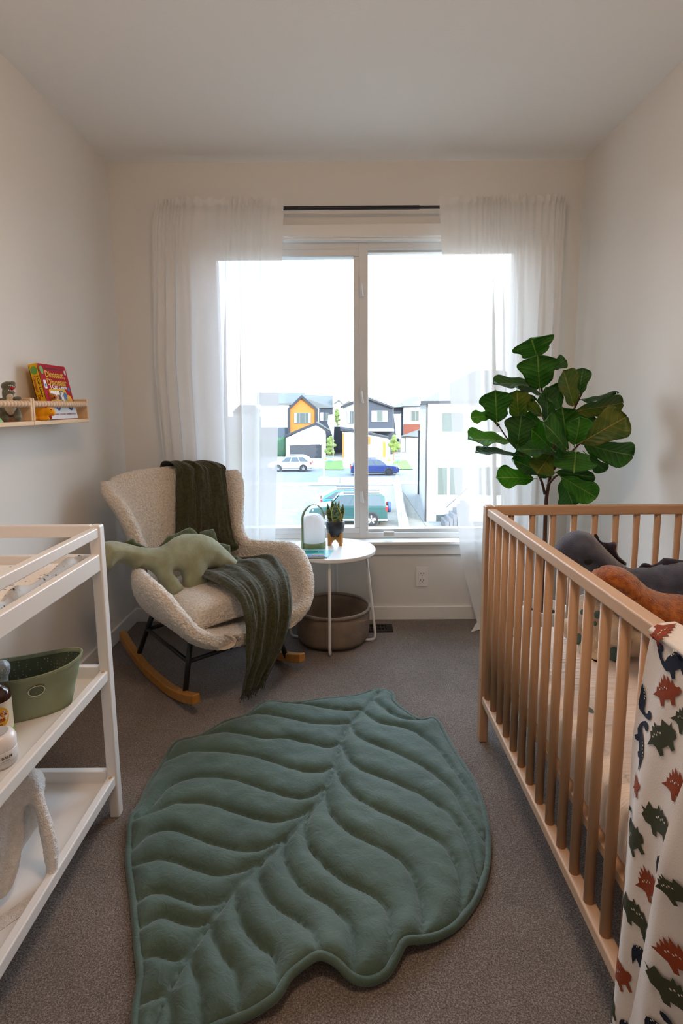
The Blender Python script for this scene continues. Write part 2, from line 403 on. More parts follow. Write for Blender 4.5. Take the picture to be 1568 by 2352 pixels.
def curtain(label, xl, xr, folds, seed, flat_side, puddle=False):
    rnd = random.Random(seed); nx = 260
    # irregular fold phase: dense on the outer side, flat near the inner hem
    ph = [0]
    for i in range(nx):
        s = i / nx; d = (1 - s) if flat_side == 'R' else s
        ph.append(ph[-1] + (.55 + .9 * d) * (1 + .55 * math.sin(9.3 * s + seed)) / nx)
    tot = ph[-1]; ph = [p / tot for p in ph]
    zs = [2.232, 2.226, 2.216, 2.206, 2.199, 2.19, 2.18, 2.172, 2.16, 2.145, 2.12, 2.08] + [2.08 - 2.05 * (i / 40) for i in range(1, 41)]
    if puddle: zs += [.014, .010, .010]
    else: zs += [.012]
    front = []; back = []
    for r, z in enumerate(zs):
        row = []; brow = []
        a, c = np.interp(z, [p[0] for p in xl], [p[1] for p in xl]), np.interp(z, [p[0] for p in xr], [p[1] for p in xr])
        g = min(1, max(0, (2.14 - z) / .5)); low = min(1, max(0, (2.2 - z) / 2.2))
        for i in range(nx + 1):
            s = i / nx; p = ph[i] * 2 * PI; edge = min(1, (1 - s) * 6 if flat_side == 'R' else s * 6)
            gather = .0055 * math.sin(p * folds * 3.1 + 1.7 * math.sin(p * 3) + seed) * (1 - g) * edge
            drape = (.012 + .010 * low) * (math.sin(p * folds + .6 * math.sin(p * 2 + seed + z * .5)) + .35 * math.sin(p * folds * 2.1 + z * .8)) * g * (.25 + .75 * edge)
            ruff = .008 * math.sin(p * folds * 2.9 + seed) * edge if z > 2.2 else 0
            zz = z + (.006 * math.sin(p * folds * 2.6 + 2 * seed) + .004 * math.sin(p * 17)) * edge * min(1, max(0, (z - 2.2) / .03))
            pinch = math.exp(-((z - 2.188) / .012) ** 2)
            y = RY - .0165 - .006 * (1 - pinch) * 0 + gather + drape - .004 * g - .016 * low + ruff
            x = a + (c - a) * s + (c - a) / folds * (.20 + .10 * math.sin(p * 1.7 + seed)) * min(1, .35 + 1.6 * low) * math.sin(p * folds + 1.2 + .5 * math.sin(p * 3)) * g * min(1, 8 * s, 8 * (1 - s))
            if puddle and z < .03:
                q = (r - (len(zs) - 4)); x -= .02 * q * (1 - s) ** 2; y -= (.028 * q) * max(0, 1 - 2.2 * s); zz = max(.006, z + .012 * math.sin(q * 1.5) * max(0, 1 - 2.2 * s))
            row.append((x, min(y, 2.975), zz))
            if z >= 2.14: brow.append((x, RY + .0165 + gather * .6 + ruff, zz))
        front.append(row)
        if brow: back.append(brow)
    b = MB(); b.grid(front); b.grid(back)
    o = b.build('sheer_curtain', sheer, smooth=True, fix=False, loc=((xl[0][1] + xr[0][1]) / 2, RY, 0)); tag(o, label, 'curtain', 'white sheer curtains')
curtain('white sheer curtain at the left of the window, behind the rocking chair', [(0, -.93), (.92, -.94), (1.4, -.965), (2.1, -.94), (2.23, -.915)], [(0, -.375), (.52, -.358), (1.6, -.305), (2.23, -.277)], 7, 1, 'R')
curtain('white sheer curtain at the right of the window, behind the fig tree', [(0, .74), (.04, .733), (.37, .642), (.8, .595), (1.16, .574), (2.0, .51), (2.23, .495)], [(0, 1.09), (1.5, 1.115), (2.23, 1.128)], 7, 4, 'L', True)
# ------------------------------------------------------------------ rocking chair
boucle = mat('boucle_cream', '#dccdba', .95, '#f3e8db', 130, 130, 1.0, .012, spec=.1, sheen=.25)
CC = V((-.625, 2.48, 0)); CX = V((.742, .67, 0)); CY = V((-.67, .742, 0))
def cw(x, y, z): return CC + CX * x + CY * y + V((0, 0, z))
RIM = [(0, (.13, -.412, .317)), (.045, (.225, -.396, .350)), (.1, (.275, -.365, .425)), (.2, (.312, -.29, .505)), (.3, (.332, -.18, .545)), (.42, (.295, -.04, .53)), (.52, (.24, .06, .53)), (.65, (.225, .12, .61)), (.8, (.265, .17, .76)), (.92, (.304, .24, .85)), (1, (.288, .325, .884))]
SPI = [(0, (0, -.425, .312)), (.25, (0, -.15, .32)), (.45, (0, .12, .33)), (.55, (0, .22, .42)), (.7, (0, .28, .59)), (1, (0, .372, .902))]
def shell(u, v):
    q = spl(RIM, v); p = spl(SPI, v); a = abs(u) * PI / 2
    kx = math.sin(a); kr = 1 - math.cos(a); kr = kr ** (1.25 if v < .5 else 1.0)
    return cw(math.copysign(q[0] * kx, u), p[1] + (q[1] - p[1]) * kr, p[2] + (q[2] - p[2]) * kr)
def shell_n(u, v):
    e = .02; a = shell(u, max(0, v - e)); b = shell(u, min(1, v + e)); c = shell(max(-1, u - e), v); d = shell(min(1, u + e), v)
    n = (d - c).cross(b - a).normalized()
    return n if n.dot(cw(0, -.1, .75) - shell(u, v)) > 0 else -n
ch = empty('rocking_chair', CC, 'cream boucle wingback rocking chair on curved wooden rockers by the window', 'rocking chair')
NU, NV = 30, 34
inn = [[shell(-1 + 2 * i / NU, j / NV) for i in range(NU + 1)] for j in range(NV + 1)]
nrm = [[shell_n(-1 + 2 * i / NU, j / NV) for i in range(NU + 1)] for j in range(NV + 1)]
TH = .06
b = MB(); out = [[p - n * TH for p, n in zip(r, q)] for r, q in zip(inn, nrm)]
vs = [p for r in inn for p in r] + [p for r in out for p in r]; W1 = NU + 1; OFF = W1 * (NV + 1); fs = []
for j in range(NV):
    for i in range(NU):
        a, c, d, e = j * W1 + i, j * W1 + i + 1, (j + 1) * W1 + i + 1, (j + 1) * W1 + i
        fs.append((a, c, d, e)); fs.append((OFF + e, OFF + d, OFF + c, OFF + a))
# rounded rim: an extra ring half way through the thickness, pushed outwards
loop = [(0, i) for i in range(NU + 1)] + [(j, NU) for j in range(1, NV + 1)] + [(NV, i) for i in range(NU - 1, -1, -1)] + [(j, 0) for j in range(NV - 1, 0, -1)]
mid = []
for (j, i) in loop:
    p = (inn[j][i] + out[j][i]) / 2; jj, ii = min(max(j, 1), NV - 1), min(max(i, 1), NU - 1)
    d = inn[j][i] - inn[jj][ii]; d = (d - nrm[j][i] * d.dot(nrm[j][i])).normalized() if d.length > 1e-6 else V((0, 0, 0))
    mid.append(len(vs)); vs.append(p + d * .026)
m = len(loop)
for q in range(m):
    (j, i), (j2, i2) = loop[q], loop[(q + 1) % m]; a, c = j * W1 + i, j2 * W1 + i2
    fs.append((a, mid[q], mid[(q + 1) % m], c)); fs.append((OFF + c, mid[(q + 1) % m], mid[q], OFF + a))
b.add(vs, fs); b.build('shell', boucle, ch, smooth=True, sub=3, disp=(.0095, .0085))
# seat cushion
b = MB(); rows = []
prof = [(-1, -.5), (-1, 0), (-.97, .7), (-.85, 1), (-.5, 1.12), (0, 1.17), (.5, 1.12), (.85, 1), (.97, .7), (1, 0), (1, -.5)]
def cush(a, c):
    hw = .232 + .02 * math.cos(c * 1.4); y = -.10 + .24 * c
    return hw * a, y
for c, zs in ((-1, 0), (-.985, .6), (-.93, .9), (-.8, 1), (-.5, 1.05), (0, 1.05), (.5, 1), (.9, .9), (1, .5)):
    rows.append([cw(cush(a, c)[0] * (1 if abs(c) < .9 else .985), cush(a, c)[1],   .345 + .086 * max(h, -.3) * zs * (1 if h > 0 else 1)) for a, h in prof])
b.grid(rows); b.f.append(list(range(len(prof)))); b.mi.append(0)
b.build('seat_cushion', boucle, ch, smooth=True, sub=3, disp=(.0095, .0085))
# frame + rockers
legs = [((-.19, -.21, .30), (-.255, -.255, .045)), ((.19, -.21, .30), (.255, -.255, .045)), ((-.19, .12, .33), (-.255, .22, .05)), ((.19, .12, .33), (.255, .22, .05))]
for p, q in legs: MB().tube([cw(*p), cw(*q)], .0115, 12).build('leg', black_metal, ch, smooth=True)
def lp(i, t): return V(cw(*[legs[i][0][j] + (legs[i][1][j] - legs[i][0][j]) * t for j in range(3)]))
for i, j in ((0, 1), (2, 3), (0, 2), (1, 3)): MB().tube([lp(i, .5), lp(j, .5)], .009, 10).build('stretcher', black_metal, ch, smooth=True)
for s in (-1, 1):
    rows = []
    for i in range(25):
        y = -.37 + .75 * i / 24; z = .003 + .62 * max(0, abs(y + .03) - .04) ** 2.0 + .012 * 0
        hw = .017; x = .262 * s
        rows.append([cw(x - hw, y, z), cw(x + hw, y, z), cw(x + hw, y, z + .042), cw(x - hw, y, z + .042)])
    b = MB(); b.grid(rows, closed=True); n = len(b.v); b.f += [[0, 1, 2, 3], [n - 1, n - 2, n - 3, n - 4]]; b.mi += [0, 0]
    b.build('rocker', oak, ch, bevel=.006, seg=3)

# ------------------------------------------------------------------ olive muslin throw on the chair
k = N('olive_muslin'); co = k.coord('Object', (1, 1, 1)); n = k.noise(co, 55, 4, .7, 1.2); n2 = k.noise(co, 260, 2)
k.l(k.ramp(n, [(.3, lin('#2c2c1a')), (.7, lin('#4a482e'))]), k.b.inputs['Base Color']); k.b.inputs['Roughness'].default_value = .95
k.b.inputs['Specular IOR Level'].default_value = .1; k.b.inputs['Sheen Weight'].default_value = .3
k.bump(k.math('ADD', n, k.math('MULTIPLY', n2, .4)), .8, .006); olive = k.m
def cloth_strip(rows, nw, folds, amp, seed, fringe=True):
    """rows: (left, right, normal, amp) ; resampled along the length"""
    L = smoothpoly([tuple(r[0]) for r in rows], 9, False); R = smoothpoly([tuple(r[1]) for r in rows], 9, False)
    Nn = smoothpoly([tuple(r[2]) for r in rows], 9, False); A = [float(q[0]) for q in smoothpoly([(r[3],) for r in rows], 9, False)]
    g = []
    for j, (l, r, n, a) in enumerate(zip(L, R, Nn, A)):
        l, r, n = V(l), V(r), V(n).normalized(); t = j / len(L); row = []
        for i in range(nw + 1):
            s = i / nw
            q = s + .10 * math.sin(5 * t + seed) + .05 * noise.noise(V((s * 3, t * 6, 7)))
            rid = lambda x, y, z: 1 - abs(noise.noise(V((x, y, z)))) * 2.2
            w = .55 * math.sin(2 * PI * q * 3.6 + 1.5 * t) + .7 * rid(q * 5, t * 3.2, seed) + .45 * rid(q * 11 + 3 * t, t * 9, 4) + .16 * rid(q * 26, t * 34, 9) + .10 * noise.noise(V((s * 60, t * 90, 2))) - .5
            row.append(l.lerp(r, s) + n * (.010 + a * (1.0 + .55 * w)))
        g.append(row)
    b = MB(); b.grid(g)
    if fringe:
        last = g[-1]; prev = g[-3]
        for i in range(0, nw + 1, 2):
            p = last[i]; d = (last[i] - prev[i]).normalized(); e = V((random.uniform(-.4, .4), random.uniform(-.4, .4), 0))
            b.tube([p, p + (d + e * .5) * .012, p + (d + e) * random.uniform(.024, .042)], .0014, 4)
    return b
rows = []
# behind the back, over the top edge, down the inside of the back
UA, UB = .0, .52
for v, off in ((.80, 1), (.9, 1), (.99, 1)):
    rows.append((shell(UA, v) - shell_n(UA, v) * (TH + .012), shell(UB - .05, v) - shell_n(UB - .05, v) * (TH + .012), -shell_n(.3, v), .004))
rows.append((shell(UA - .0, 1) + V((0, 0, .028)) - shell_n(UA, 1) * .03, shell(UB, 1) + V((0, 0, .028)) - shell_n(UB, 1) * .03, V((0, 0, 1)), .004))
def u_at(px, v):
    lo, hi = -.95, .99
    for _ in range(30):
        m_ = (lo + hi) / 2
        if prj(shell(m_, v))[0] < px: lo = m_
        else: hi = m_
    return lo
for v, pa, pb_ in ((.985, 398, 512), (.93, 399, 516), (.86, 401, 522), (.78, 402, 528), (.7, 403, 534), (.62, 405, 540), (.56, 420, 546), (.52, 430, 550)):
    ua, ub = u_at(pa, v), u_at(pb_, v)
    rows.append((shell(ua, v) + shell_n(ua, v) * .012, shell(ub, v) + shell_n(ub, v) * .012, shell_n((ua + ub) / 2, v), .019))
up = V((0, 0, 1)); fw = -CY
rows += [(cw(-.03, .13, .445), cw(.10, .12, .445), up, .008), (cw(-.06, .03, .45), cw(.14, .03, .455), up, .014), (cw(-.085, -.08, .45), cw(.205, -.09, .465), up, .022), (cw(-.09, -.20, .45), cw(.232, -.20, .49), up, .024), (cw(-.085, -.31, .445), cw(.215, -.30, .475), up, .022),
         (cw(-.085, -.40, .425), cw(.17, -.39, .455), (fw + up).normalized(), .018), (cw(-.105, -.462, .37), cw(.125, -.46, .395), (fw + up * .4).normalized(), .018), (cw(-.12, -.48, .29), cw(.09, -.48, .31), fw, .018), (cw(-.125, -.48, .21), cw(.055, -.475, .23), fw, .017), (cw(-.128, -.465, .145), cw(.018, -.465, .16), fw, .015), (cw(-.126, -.455, .095), cw(-.012, -.455, .105), fw, .012)]
b = cloth_strip(rows, 110, 3.0, .01, 1.3)
o = b.build('throw_blanket', olive, smooth=True, fix=False, solid=.003, loc=cw(.2, 0, .45)); tag(o, 'dark olive muslin throw with fringe draped over the back and seat of the rocking chair', 'blanket')

# ------------------------------------------------------------------ green dinosaur pillow on the chair
plush_g = mat('plush_sage', '#8d8f70', .95, '#a0a184', 18, 330, .5, .004, spec=.05, sheen=.5)
plush_gd = mat('plush_dark_green', '#4a5038', .95, '#58603f', 40, 300, .4, .003, spec=.05, sheen=.3)
Q = lambda l: [(220 + x / 3.136, 1040 + y / 3.136) for x, y in l]
P0 = cw(-.05, -.06, .50); nn = (-CY * .94 + V((0, 0, .34))).normalized()
fr, tr = planeframe(P0, nn)
body = Q([(30, 660), (72, 640), (130, 635), (200, 648), (290, 670), (370, 685), (430, 682), (480, 665), (530, 625), (600, 590), (690, 580), (780, 590), (840, 620), (900, 670), (970, 740), (1030, 800), (1070, 860), (1078, 905), (1040, 912), (960, 885), (880, 848), (830, 832), (795, 850), (795, 900), (802, 945), (740, 982), (640, 1010), (630, 960), (625, 900), (612, 860), (580, 850), (548, 862), (580, 900), (612, 950), (628, 985), (600, 1020), (545, 1052), (500, 990), (440, 900), (390, 850), (330, 830), (280, 850), (235, 812), (180, 795), (125, 830), (85, 862), (30, 850), (8, 800), (8, 710)])
o = empty('plush_dinosaur', fr(0, 0, 0), 'large sage green dinosaur pillow lying across the seat of the rocking chair', 'stuffed toy')
poly = [tr(*p) for p in body]; poly = smoothpoly(poly, 2)
b = MB(); b.add(*inflate(poly, .062, .075, .011, fr, 1.0, .12)); b.build('body', plush_g, o, smooth=True, disp=(.02, .004))
for sp in ([(200, 650), (235, 625), (270, 608), (290, 640), (330, 658), (378, 684), (300, 690)], [(440, 690), (470, 660), (520, 600), (590, 575), (640, 550), (680, 535), (710, 552), (735, 580), (690, 640), (560, 660)], [(745, 600), (752, 570), (800, 555), (850, 547), (868, 590), (880, 650), (820, 660)], [(880, 690), (895, 650), (930, 655), (970, 665), (972, 715), (975, 750), (920, 740)], [(985, 790), (1000, 738), (1040, 755), (1068, 770), (1072, 830), (1075, 880), (1030, 850)]):
    pl = [tr(*p) for p in Q(sp)]; b = MB(); b.add(*inflate(pl, .014, .02, .008, lambda x, y, c: fr(x, y, c - .004))); b.build('spike', plush_gd, o, smooth=True)
b = MB(); pl = [tr(*p) for p in Q([(860, 842), (935, 870), (920, 905), (842, 880)])]; b.prism([fr(x, y, .012) for x, y in pl], nn * .002); b.build('care_tag', mat('tag_white', '#e8e2dc', .7), o)

# ------------------------------------------------------------------ side table with its fabric basket
TX, TY, TR, TZ = -.052, 2.765, .222, .489
st = empty('side_table', (TX, TY, 0), 'round white side table with a taupe fabric basket below its top', 'side table')
MB().lathe([(0, TZ - .02), (TR - .003, TZ - .02), (TR, TZ - .017), (TR, TZ - .003), (TR - .003, TZ), (0, TZ)], (TX, TY, 0), 64).build('tabletop', white_lac, st, smooth=True, bevel=.001)
for a in (-93, -10, 84, 176):
    r = math.radians(a); d = V((math.cos(r), math.sin(r), 0)); c = V((TX, TY, 0))
    pts = [c + d * .175 + V((0, 0, TZ - .02)), c + d * .20 + V((0, 0, .25)), c + d * .222 + V((0, 0, .05)), c + d * .221 + V((0, 0, .028)), c + d * .212 + V((0, 0, .014)), c + d * .19 + V((0, 0, .009)), c + d * .15 + V((0, 0, .009))]
    MB().tube(pts, .0068, 12).build('leg', white_metal, st, smooth=True)
k = N('taupe_weave'); co = k.coord('Object', (1, 1, 1)); w = k.n('ShaderNodeTexWave'); w.inputs['Scale'].default_value = 95; w.inputs['Distortion'].default_value = .6; k.l(k.coord('Object', (1, 1, .9), (0, .6, .3)), w.inputs[0])
n = k.noise(co, 14, 3)
k.l(k.ramp(k.math('ADD', k.math('MULTIPLY', w.outputs['Fac'], .35), k.math('MULTIPLY', n, .65)), [(.25, lin('#6e5d50')), (.75, lin('#92806f'))]), k.b.inputs['Base Color']); k.b.inputs['Roughness'].default_value = .9
k.bump(w.outputs['Fac'], .4, .0015); taupe = k.m
b = MB(); R0 = .19
def bk(r, z, ph=0):
    return [(TX + (r + .003 * math.sin(5 * a + z * 20 + ph) * (1 if .03 < z < .15 else .2)) * math.cos(a), TY + (r + .003 * math.sin(5 * a + z * 20 + ph)) * math.sin(a), z) for a in [2 * PI * i / 72 for i in range(72)]]
b.grid([bk(r, z) for r, z in ((.165, .018), (.178, .02), (.186, .04), (.188, .08), (.189, .13), (.190, .178), (.187, .178), (.185, .13), (.183, .06), (.175, .026), (.16, .024))], closed=True)
b.f.append(list(range(72))); b.mi.append(0); n = len(b.v); b.f.append(list(range(n - 72, n))); b.mi.append(0)
bas = b.build('fabric_basket', taupe, st, smooth=True)
MB().tube([(TX + .191 * math.cos(a), TY + .191 * math.sin(a), .181) for a in [2 * PI * i / 64 for i in range(64)]], .0085, 10, closed=True).build('rim', taupe, bas, smooth=True)

# lantern lamp
sage = mat('sage_plastic', '#7f9068', .45); sage_strap = mat('sage_strap', '#7a8a66', .5)
LX, LY = -.147, 2.765; c = (LX, LY, TZ)
o = empty('table_lantern', c, 'white dome lantern with sage green base and carry strap on the side table', 'lamp')
MB().lathe([(0, 0), (.062, 0), (.064, .003), (.064, .034), (.062, .036), (0, .036)], c, 48).build('base', sage, o, smooth=True, bevel=.001)
pearl = mat('pearl_dome', '#f6f4f3', .35, trans=.5)
MB().lathe([(.061, .036), (.061, .11), (.059, .135), (.052, .158), (.04, .172), (.02, .179), (0, .18)], c, 48).build('diffuser', pearl, o, smooth=True)
pts = []
for i in range(33):
    a = PI * i / 32; pts.append((math.cos(a), math.sin(a)))
ang = math.radians(40); dx = V((math.cos(ang), math.sin(ang), 0)); dn = V((-math.sin(ang), math.cos(ang), 0)); rows = []
side = [(-.0655, z) for z in (.006, .03, .08, .13)] + [(-.0655 * math.cos(a), .15 + .075 * math.sin(a)) for a in [PI * i / 24 for i in range(25)]] + [(.0655, z) for z in (.13, .08, .03, .006)]
for x, z in side: rows.append([V(c) + dx * x + dn * w + V((0, 0, z)) for w in (-.0085, .0085)])
b = MB().grid(rows); b.build('carry_strap', sage_strap, o, smooth=True, solid=.0022, fix=False)

# snake plant
PXc = V((-.035, 2.84, TZ))
o = empty('snake_plant', PXc, 'small snake plant in a black pot on a wooden stand on the side table', 'potted plant')
potm = mat('black_ceramic', '#23252c', .35, bs=160, bstr=.5, bd=.002, spec=.5)
MB().lathe([(0, .045), (.028, .045), (.036, .05), (.045, .075), (.0495, .10), (.0495, .122), (.047, .128), (.0445, .128), (.0445, .118), (0, .118)], PXc, 40).build('pot', potm, o, smooth=True)
soil = mat('pebbles', '#6d5a48', .9, '#b9a48d', 160, 200, .6, .004)
MB().lathe([(.0445, .119), (.03, .122), (0, .123)], PXc, 24).build('soil', soil, o, smooth=True)
for a in (42, 132):
    r = math.radians(a); d = V((math.cos(r), math.sin(r), 0)); t = V((-math.sin(r), math.cos(r), 0)) * .005; b = MB()
    for s in (1, -1):
        pts = [PXc + d * s * x + V((0, 0, z)) for x, z in ((0, .045), (.036, .045), (.036, .066), (.049, .066), (.049, 0), (.034, 0), (.027, .012), (.016, .023), (0, .028))]
        b.prism([p - t for p in pts], t * 2)
    b.build('stand', ply, o)
snk = mat('snake_green', '#2f4a33', .45, '#7d9a72', 40, stretch=(1, 1, 3), mid=(.42, .6)); sny = mat('snake_edge', '#c9c06a', .5)
for dx_, dy_, h, wd, ln, lx, ly, tw in ((-.024, 0, .105, .016, 0, -.016, 0, .3), (-.012, .008, .12, .02, 0, -.002, .01, -.2), (.004, -.012, .115, .026, 0, .004, -.012, .1), (.012, .01, .12, .02, 0, .006, .01, .5), (.026, 0, .10, .018, 0, .014, -.004, -.4), (0, .02, .10, .018, 0, -.01, .015, .7)):
    rows = []
    for i in range(13):
        t = i / 12; w = wd * (.62 + .5 * math.sin(PI * min(1, t * 1.15))) * (1 - t ** 3.2) + .0004; z = .115 + h * t
        cx = dx_ + lx * t * t + .004 * math.sin(5 * t + tw * 6); cy = dy_ + ly * t * t; a = tw + .5 * t
        rows.append([PXc + V((cx + q * w * math.cos(a) - (.25 * w * (1 - q * q)) * math.sin(a), cy + q * w * math.sin(a) + .25 * w * (1 - q * q), z)) for q in (-1, -.84, -.4, 0, .4, .84, 1)])
    b = MB(); b.grid(rows)
    for i in range(len(b.f)):
        if i % 6 in (0, 5): b.mi[i] = 1
    b.build('leaf', [snk, sny], o, smooth=True, solid=.0012, fix=False)

# two picture books on the side table
teal = mat('cover_teal', '#2f9c9a', .35); tealb = mat('cover_light_teal', '#8fc4cb', .35); lilac = mat('cover_lilac', '#b9a0cf', .35); paper = mat('paper', '#f1ede6', .7)
navy_ink = mat('ink_navy', '#2b2f6b', .5); limeg = mat('cover_lime', '#c3cf74', .4); white_ink = mat('ink_white', '#f6f4f0', .5); salmon = mat('ink_salmon', '#d98f86', .5); black_ink = mat('ink_black', '#18181a', .5); purple = mat('book_purple', '#5a3f6c', .5)
def flatbook(name, label, c, ang, w, h, t, z, top):
    o = empty(name, (c[0], c[1], z), label, 'book', 'picture books on the side table'); a = math.radians(ang)
    ex = V((math.cos(a), math.sin(a), 0)); ey = V((-math.sin(a), math.cos(a), 0))
    T = lambda x, y, q: V((c[0], c[1], z)) + ex * (x - w / 2) + ey * (y - h / 2) + V((0, 0, q))
    b = MB(); b.prism([T(0, 0, t * .12), T(w, 0, t * .12), T(w, h, t * .12), T(0, h, t * .12)], (0, 0, t * .76)); b.build('pages', paper, o)
    b = MB()
    for q in (0, t * .88): b.prism([T(-.002, -.002, q), T(w + .002, -.002, q), T(w + .002, h + .002, q), T(-.002, h + .002, q)], (0, 0, t * .12))
    b.build('cover', top[0], o)
    return o, T, t
o, T, t = flatbook('picture_book', 'pale blue picture book lying under the turquoise book on the side table', (-.118, 2.648), -13, .125, .125, .006, TZ, (tealb,))
o, T, t = flatbook('picture_book', 'turquoise picture book with a lilac title band, on top by the lantern base', (-.148, 2.632), 1, .128, .14, .006, TZ + .006, (teal,))
b = MB(); q = t + .0002
def flat(pts, mi, dz=0): b.prism([T(x, y, q + dz) for x, y in pts], (0, 0, .0003), mi)
flat([(0, .105), (.128, .09), (.128, .14), (0, .14)], 0)
flat([(0, 0), (.128, 0), (.128, .030), (0, .030)], 1)
flat([(.01 + .024 * math.cos(a), .122 + .008 * math.sin(a)) for a in [PI * i / 10 for i in range(20)]], 2, .0003)
for x in (.082, .108): flat([(x + .016 * math.cos(a), .034 + .012 * math.sin(a)) for a in [PI * i / 12 for i in range(13)]], 3, .0002)
flat([(.02 + .045 * math.cos(a) + .03, .08 + .025 * math.sin(a)) for a in [PI * i / 10 for i in range(20)]], 4, .0003)
flat([(.088, .085), (.096, .078), (.094, .095)], 5, .0006)
flat([(.095 + .005 * math.cos(a), .088 + .004 * math.sin(a)) for a in [PI * i / 6 for i in range(12)]], 2, .0006)
vs, fs = text2d('Triceratops!', .027, bold=.0004); mxx = max(v[0] for v in vs)
b.add([T(.004 + v[0] * .120 / mxx, .008 + v[1] * .9, q + .0006) for v in vs], fs, 6)
vs, fs = text2d('Little', .012); b.add([T(.0 + v[0] * .8, .118 + v[1] * .8, q + .0008) for v in vs], fs, 7)
b.build('cover_art', [tealb, lilac, white_ink, limeg, mat('cover_deep_teal', '#168583', .35), black_ink, navy_ink, salmon], o)
# ------------------------------------------------------------------ changing table
X0, X1, Y0, Y1 = -1.172, -.667, .60, 1.529
ct = empty('changing_table', ((X0 + X1) / 2, (Y0 + Y1) / 2, 0), 'white changing table with two lower shelves against the left wall', 'changing table')
for x in (X0, X1 - .03):
    for y in (Y0, Y1 - .032):
        MB().box((x, y, 0), (x + .03, y + .032, .886)).build('leg', white_lac, ct, bevel=.005, seg=3)
for x in (X0 + .003, X1 - .026):
    for z0, z1 in ((.852, .880), (.758, .806), (.434, .464), (.106, .136)):
        MB().box((x, Y0 + .03, z0), (x + .022, Y1 - .03, z1)).build('side_rail', white_lac, ct, bevel=.003)
for y in (Y0 + .005, Y1 - .027):
    for z0, z1 in ((.852, .886), (.758, .800), (.43, .472), (.10, .146)):
        MB().box((X0 + .03, y, z0), (X1 - .03, y + .022, z1)).build('end_rail', white_lac, ct, bevel=.003)
MB().box((X0 + .02, Y0 + .02, .762), (X1 - .025, Y1 - .027, .772)).build('tray', white_lac, ct)
for z in (.428, .10): MB().box((X0 + .02, Y0 + .02, z), (X1 - .025, Y1 - .027, z + .010)).build('shelf', white_lac, ct)
for z in (.464, .136): MB().lathe([(.005, 0), (.005, .0006), (0, .0006)], (X1 - .015, Y1 - .04, z), 14).build('screw_cap', mat('cap_beige', '#cfae8a', .5), ct)
# pad with speckled cover
k = N('speckled_cover'); co = k.coord(); vo = k.n('ShaderNodeTexVoronoi'); vo.inputs['Scale'].default_value = 55; k.l(co, vo.inputs['Vector'])
k.l(k.ramp(vo.outputs['Distance'], [(.0, lin('#5a6a72')), (.16, lin('#5a6a72')), (.2, lin('#f1ece6'))]), k.b.inputs['Base Color']); k.b.inputs['Roughness'].default_value = .85
k.bump(k.noise(co, 22, 3), .6, .012); speck = k.m
b = MB(); rows = []
for i in range(61):
    y = Y0 + .04 + (Y1 - Y0 - .075) * i / 60; row = []
    for j in range(41):
        s = j / 40; x = X0 + .033 + (X1 - X0 - .065) * s; e = abs(s - .5) * 2
        z = .786 + .012 * (e ** 3) + .022 * math.exp(-((e - .93) / .06) ** 2) * (1 + .5 * math.sin(y * 43 + 2 * math.sin(y * 17)))
        if e > .97: z -= .014
        ey = min(i, 60 - i) / 60
        if ey < .02: z -= .02
        row.append((x, y, z))
    rows.append(row)
lo = [[(p[0], p[1], .773) for p in r] for r in rows]
b.grid(rows); b.grid([[lo[i][j] for j in (0, 40)] for i in range(61)])
for e in (0, 40): b.grid([[r[e], l[e]] for r, l in zip(rows, lo)])
for e in (0, 60): b.grid([rows[e], lo[e]])
o = b.build('changing_pad', speck, smooth=True); tag(o, 'changing pad in a white speckled cover lying in the top of the changing table', 'changing pad')

# sage fabric bin
sagefab = mat('sage_canvas', '#8b9377', .85, '#969e82', 12, 500, .3, .001)
k = N('dotted_lining'); co = k.coord(); vo = k.n('ShaderNodeTexVoronoi'); vo.inputs['Scale'].default_value = 125; vo.inputs['Randomness'].default_value = .35; k.l(co, vo.inputs['Vector'])
k.l(k.ramp(vo.outputs['Distance'], [(.0, lin('#b9c2ad')), (.15, lin('#b9c2ad')), (.19, lin('#5f6853'))]), k.b.inputs['Base Color']); k.b.inputs['Roughness'].default_value = .9; lining = k.m
BC = V((-.808, 1.338, .438)); ea = V((.9, .42, 0)).normalized(); eb = V((-ea.y, ea.x, 0))
def binp(a, t, inset=0):
    ca, sa = math.cos(a), math.sin(a)
    L = (.098 + (.132 - .098) * t) - inset; F = (.055 + .034 * t) - inset; Bk = (.05 + .022 * t) - inset
    pinch = 1 - .30 * t * abs(ca) ** 3
    d = ea * (L * ca) + eb * ((Bk if sa > 0 else F) * sa * pinch)
    return BC + d + V((0, 0,   .126 * t + .010 * t * abs(ca) ** 2 - .004 * t * abs(sa) + .003 * math.sin(3 * a) * t))
A = [2 * PI * i / 64 for i in range(64)]
o = empty('fabric_bin', BC, 'sage green fabric bin with dotted lining on the middle shelf of the changing table', 'bin')
b = MB(); b.grid([[binp(a, t) for a in A] for t in [i / 14 for i in range(15)]], closed=True); b.f.append(list(range(64))); b.mi.append(0); b.build('bin_body', sagefab, o, smooth=True, disp=(.06, .006))
b = MB(); b.grid([[binp(a, t, .003) for a in A] for t in [1 - i / 12 for i in range(13)]], closed=True); n = len(b.v); b.f.append(list(range(n - 64, n))); b.mi.append(0); b.build('bin_lining', lining, o, smooth=True, fix=False)
MB().grid([[binp(a, t, q) for a in A] for t, q in ((.91, -.0015), (.99, -.002), (1.01, 0), (.99, .004), (.93, .0045))], closed=True).build('hem', sagefab, o, smooth=True)
def onbin(a, t, off): p = binp(a, t); d = (p - BC); d.z = 0; return p + d.normalized() * off
a0 = math.radians(-78); rows = []
for r in (1, .5, .01): rows.append([onbin(a0 + r * .135 * math.cos(q),   .68 + r * .11 * math.sin(q), .006) for q in [2 * PI * i / 24 for i in range(24)]])
b = MB().grid(rows, closed=True); b.build('round_patch', lining, o, smooth=True)
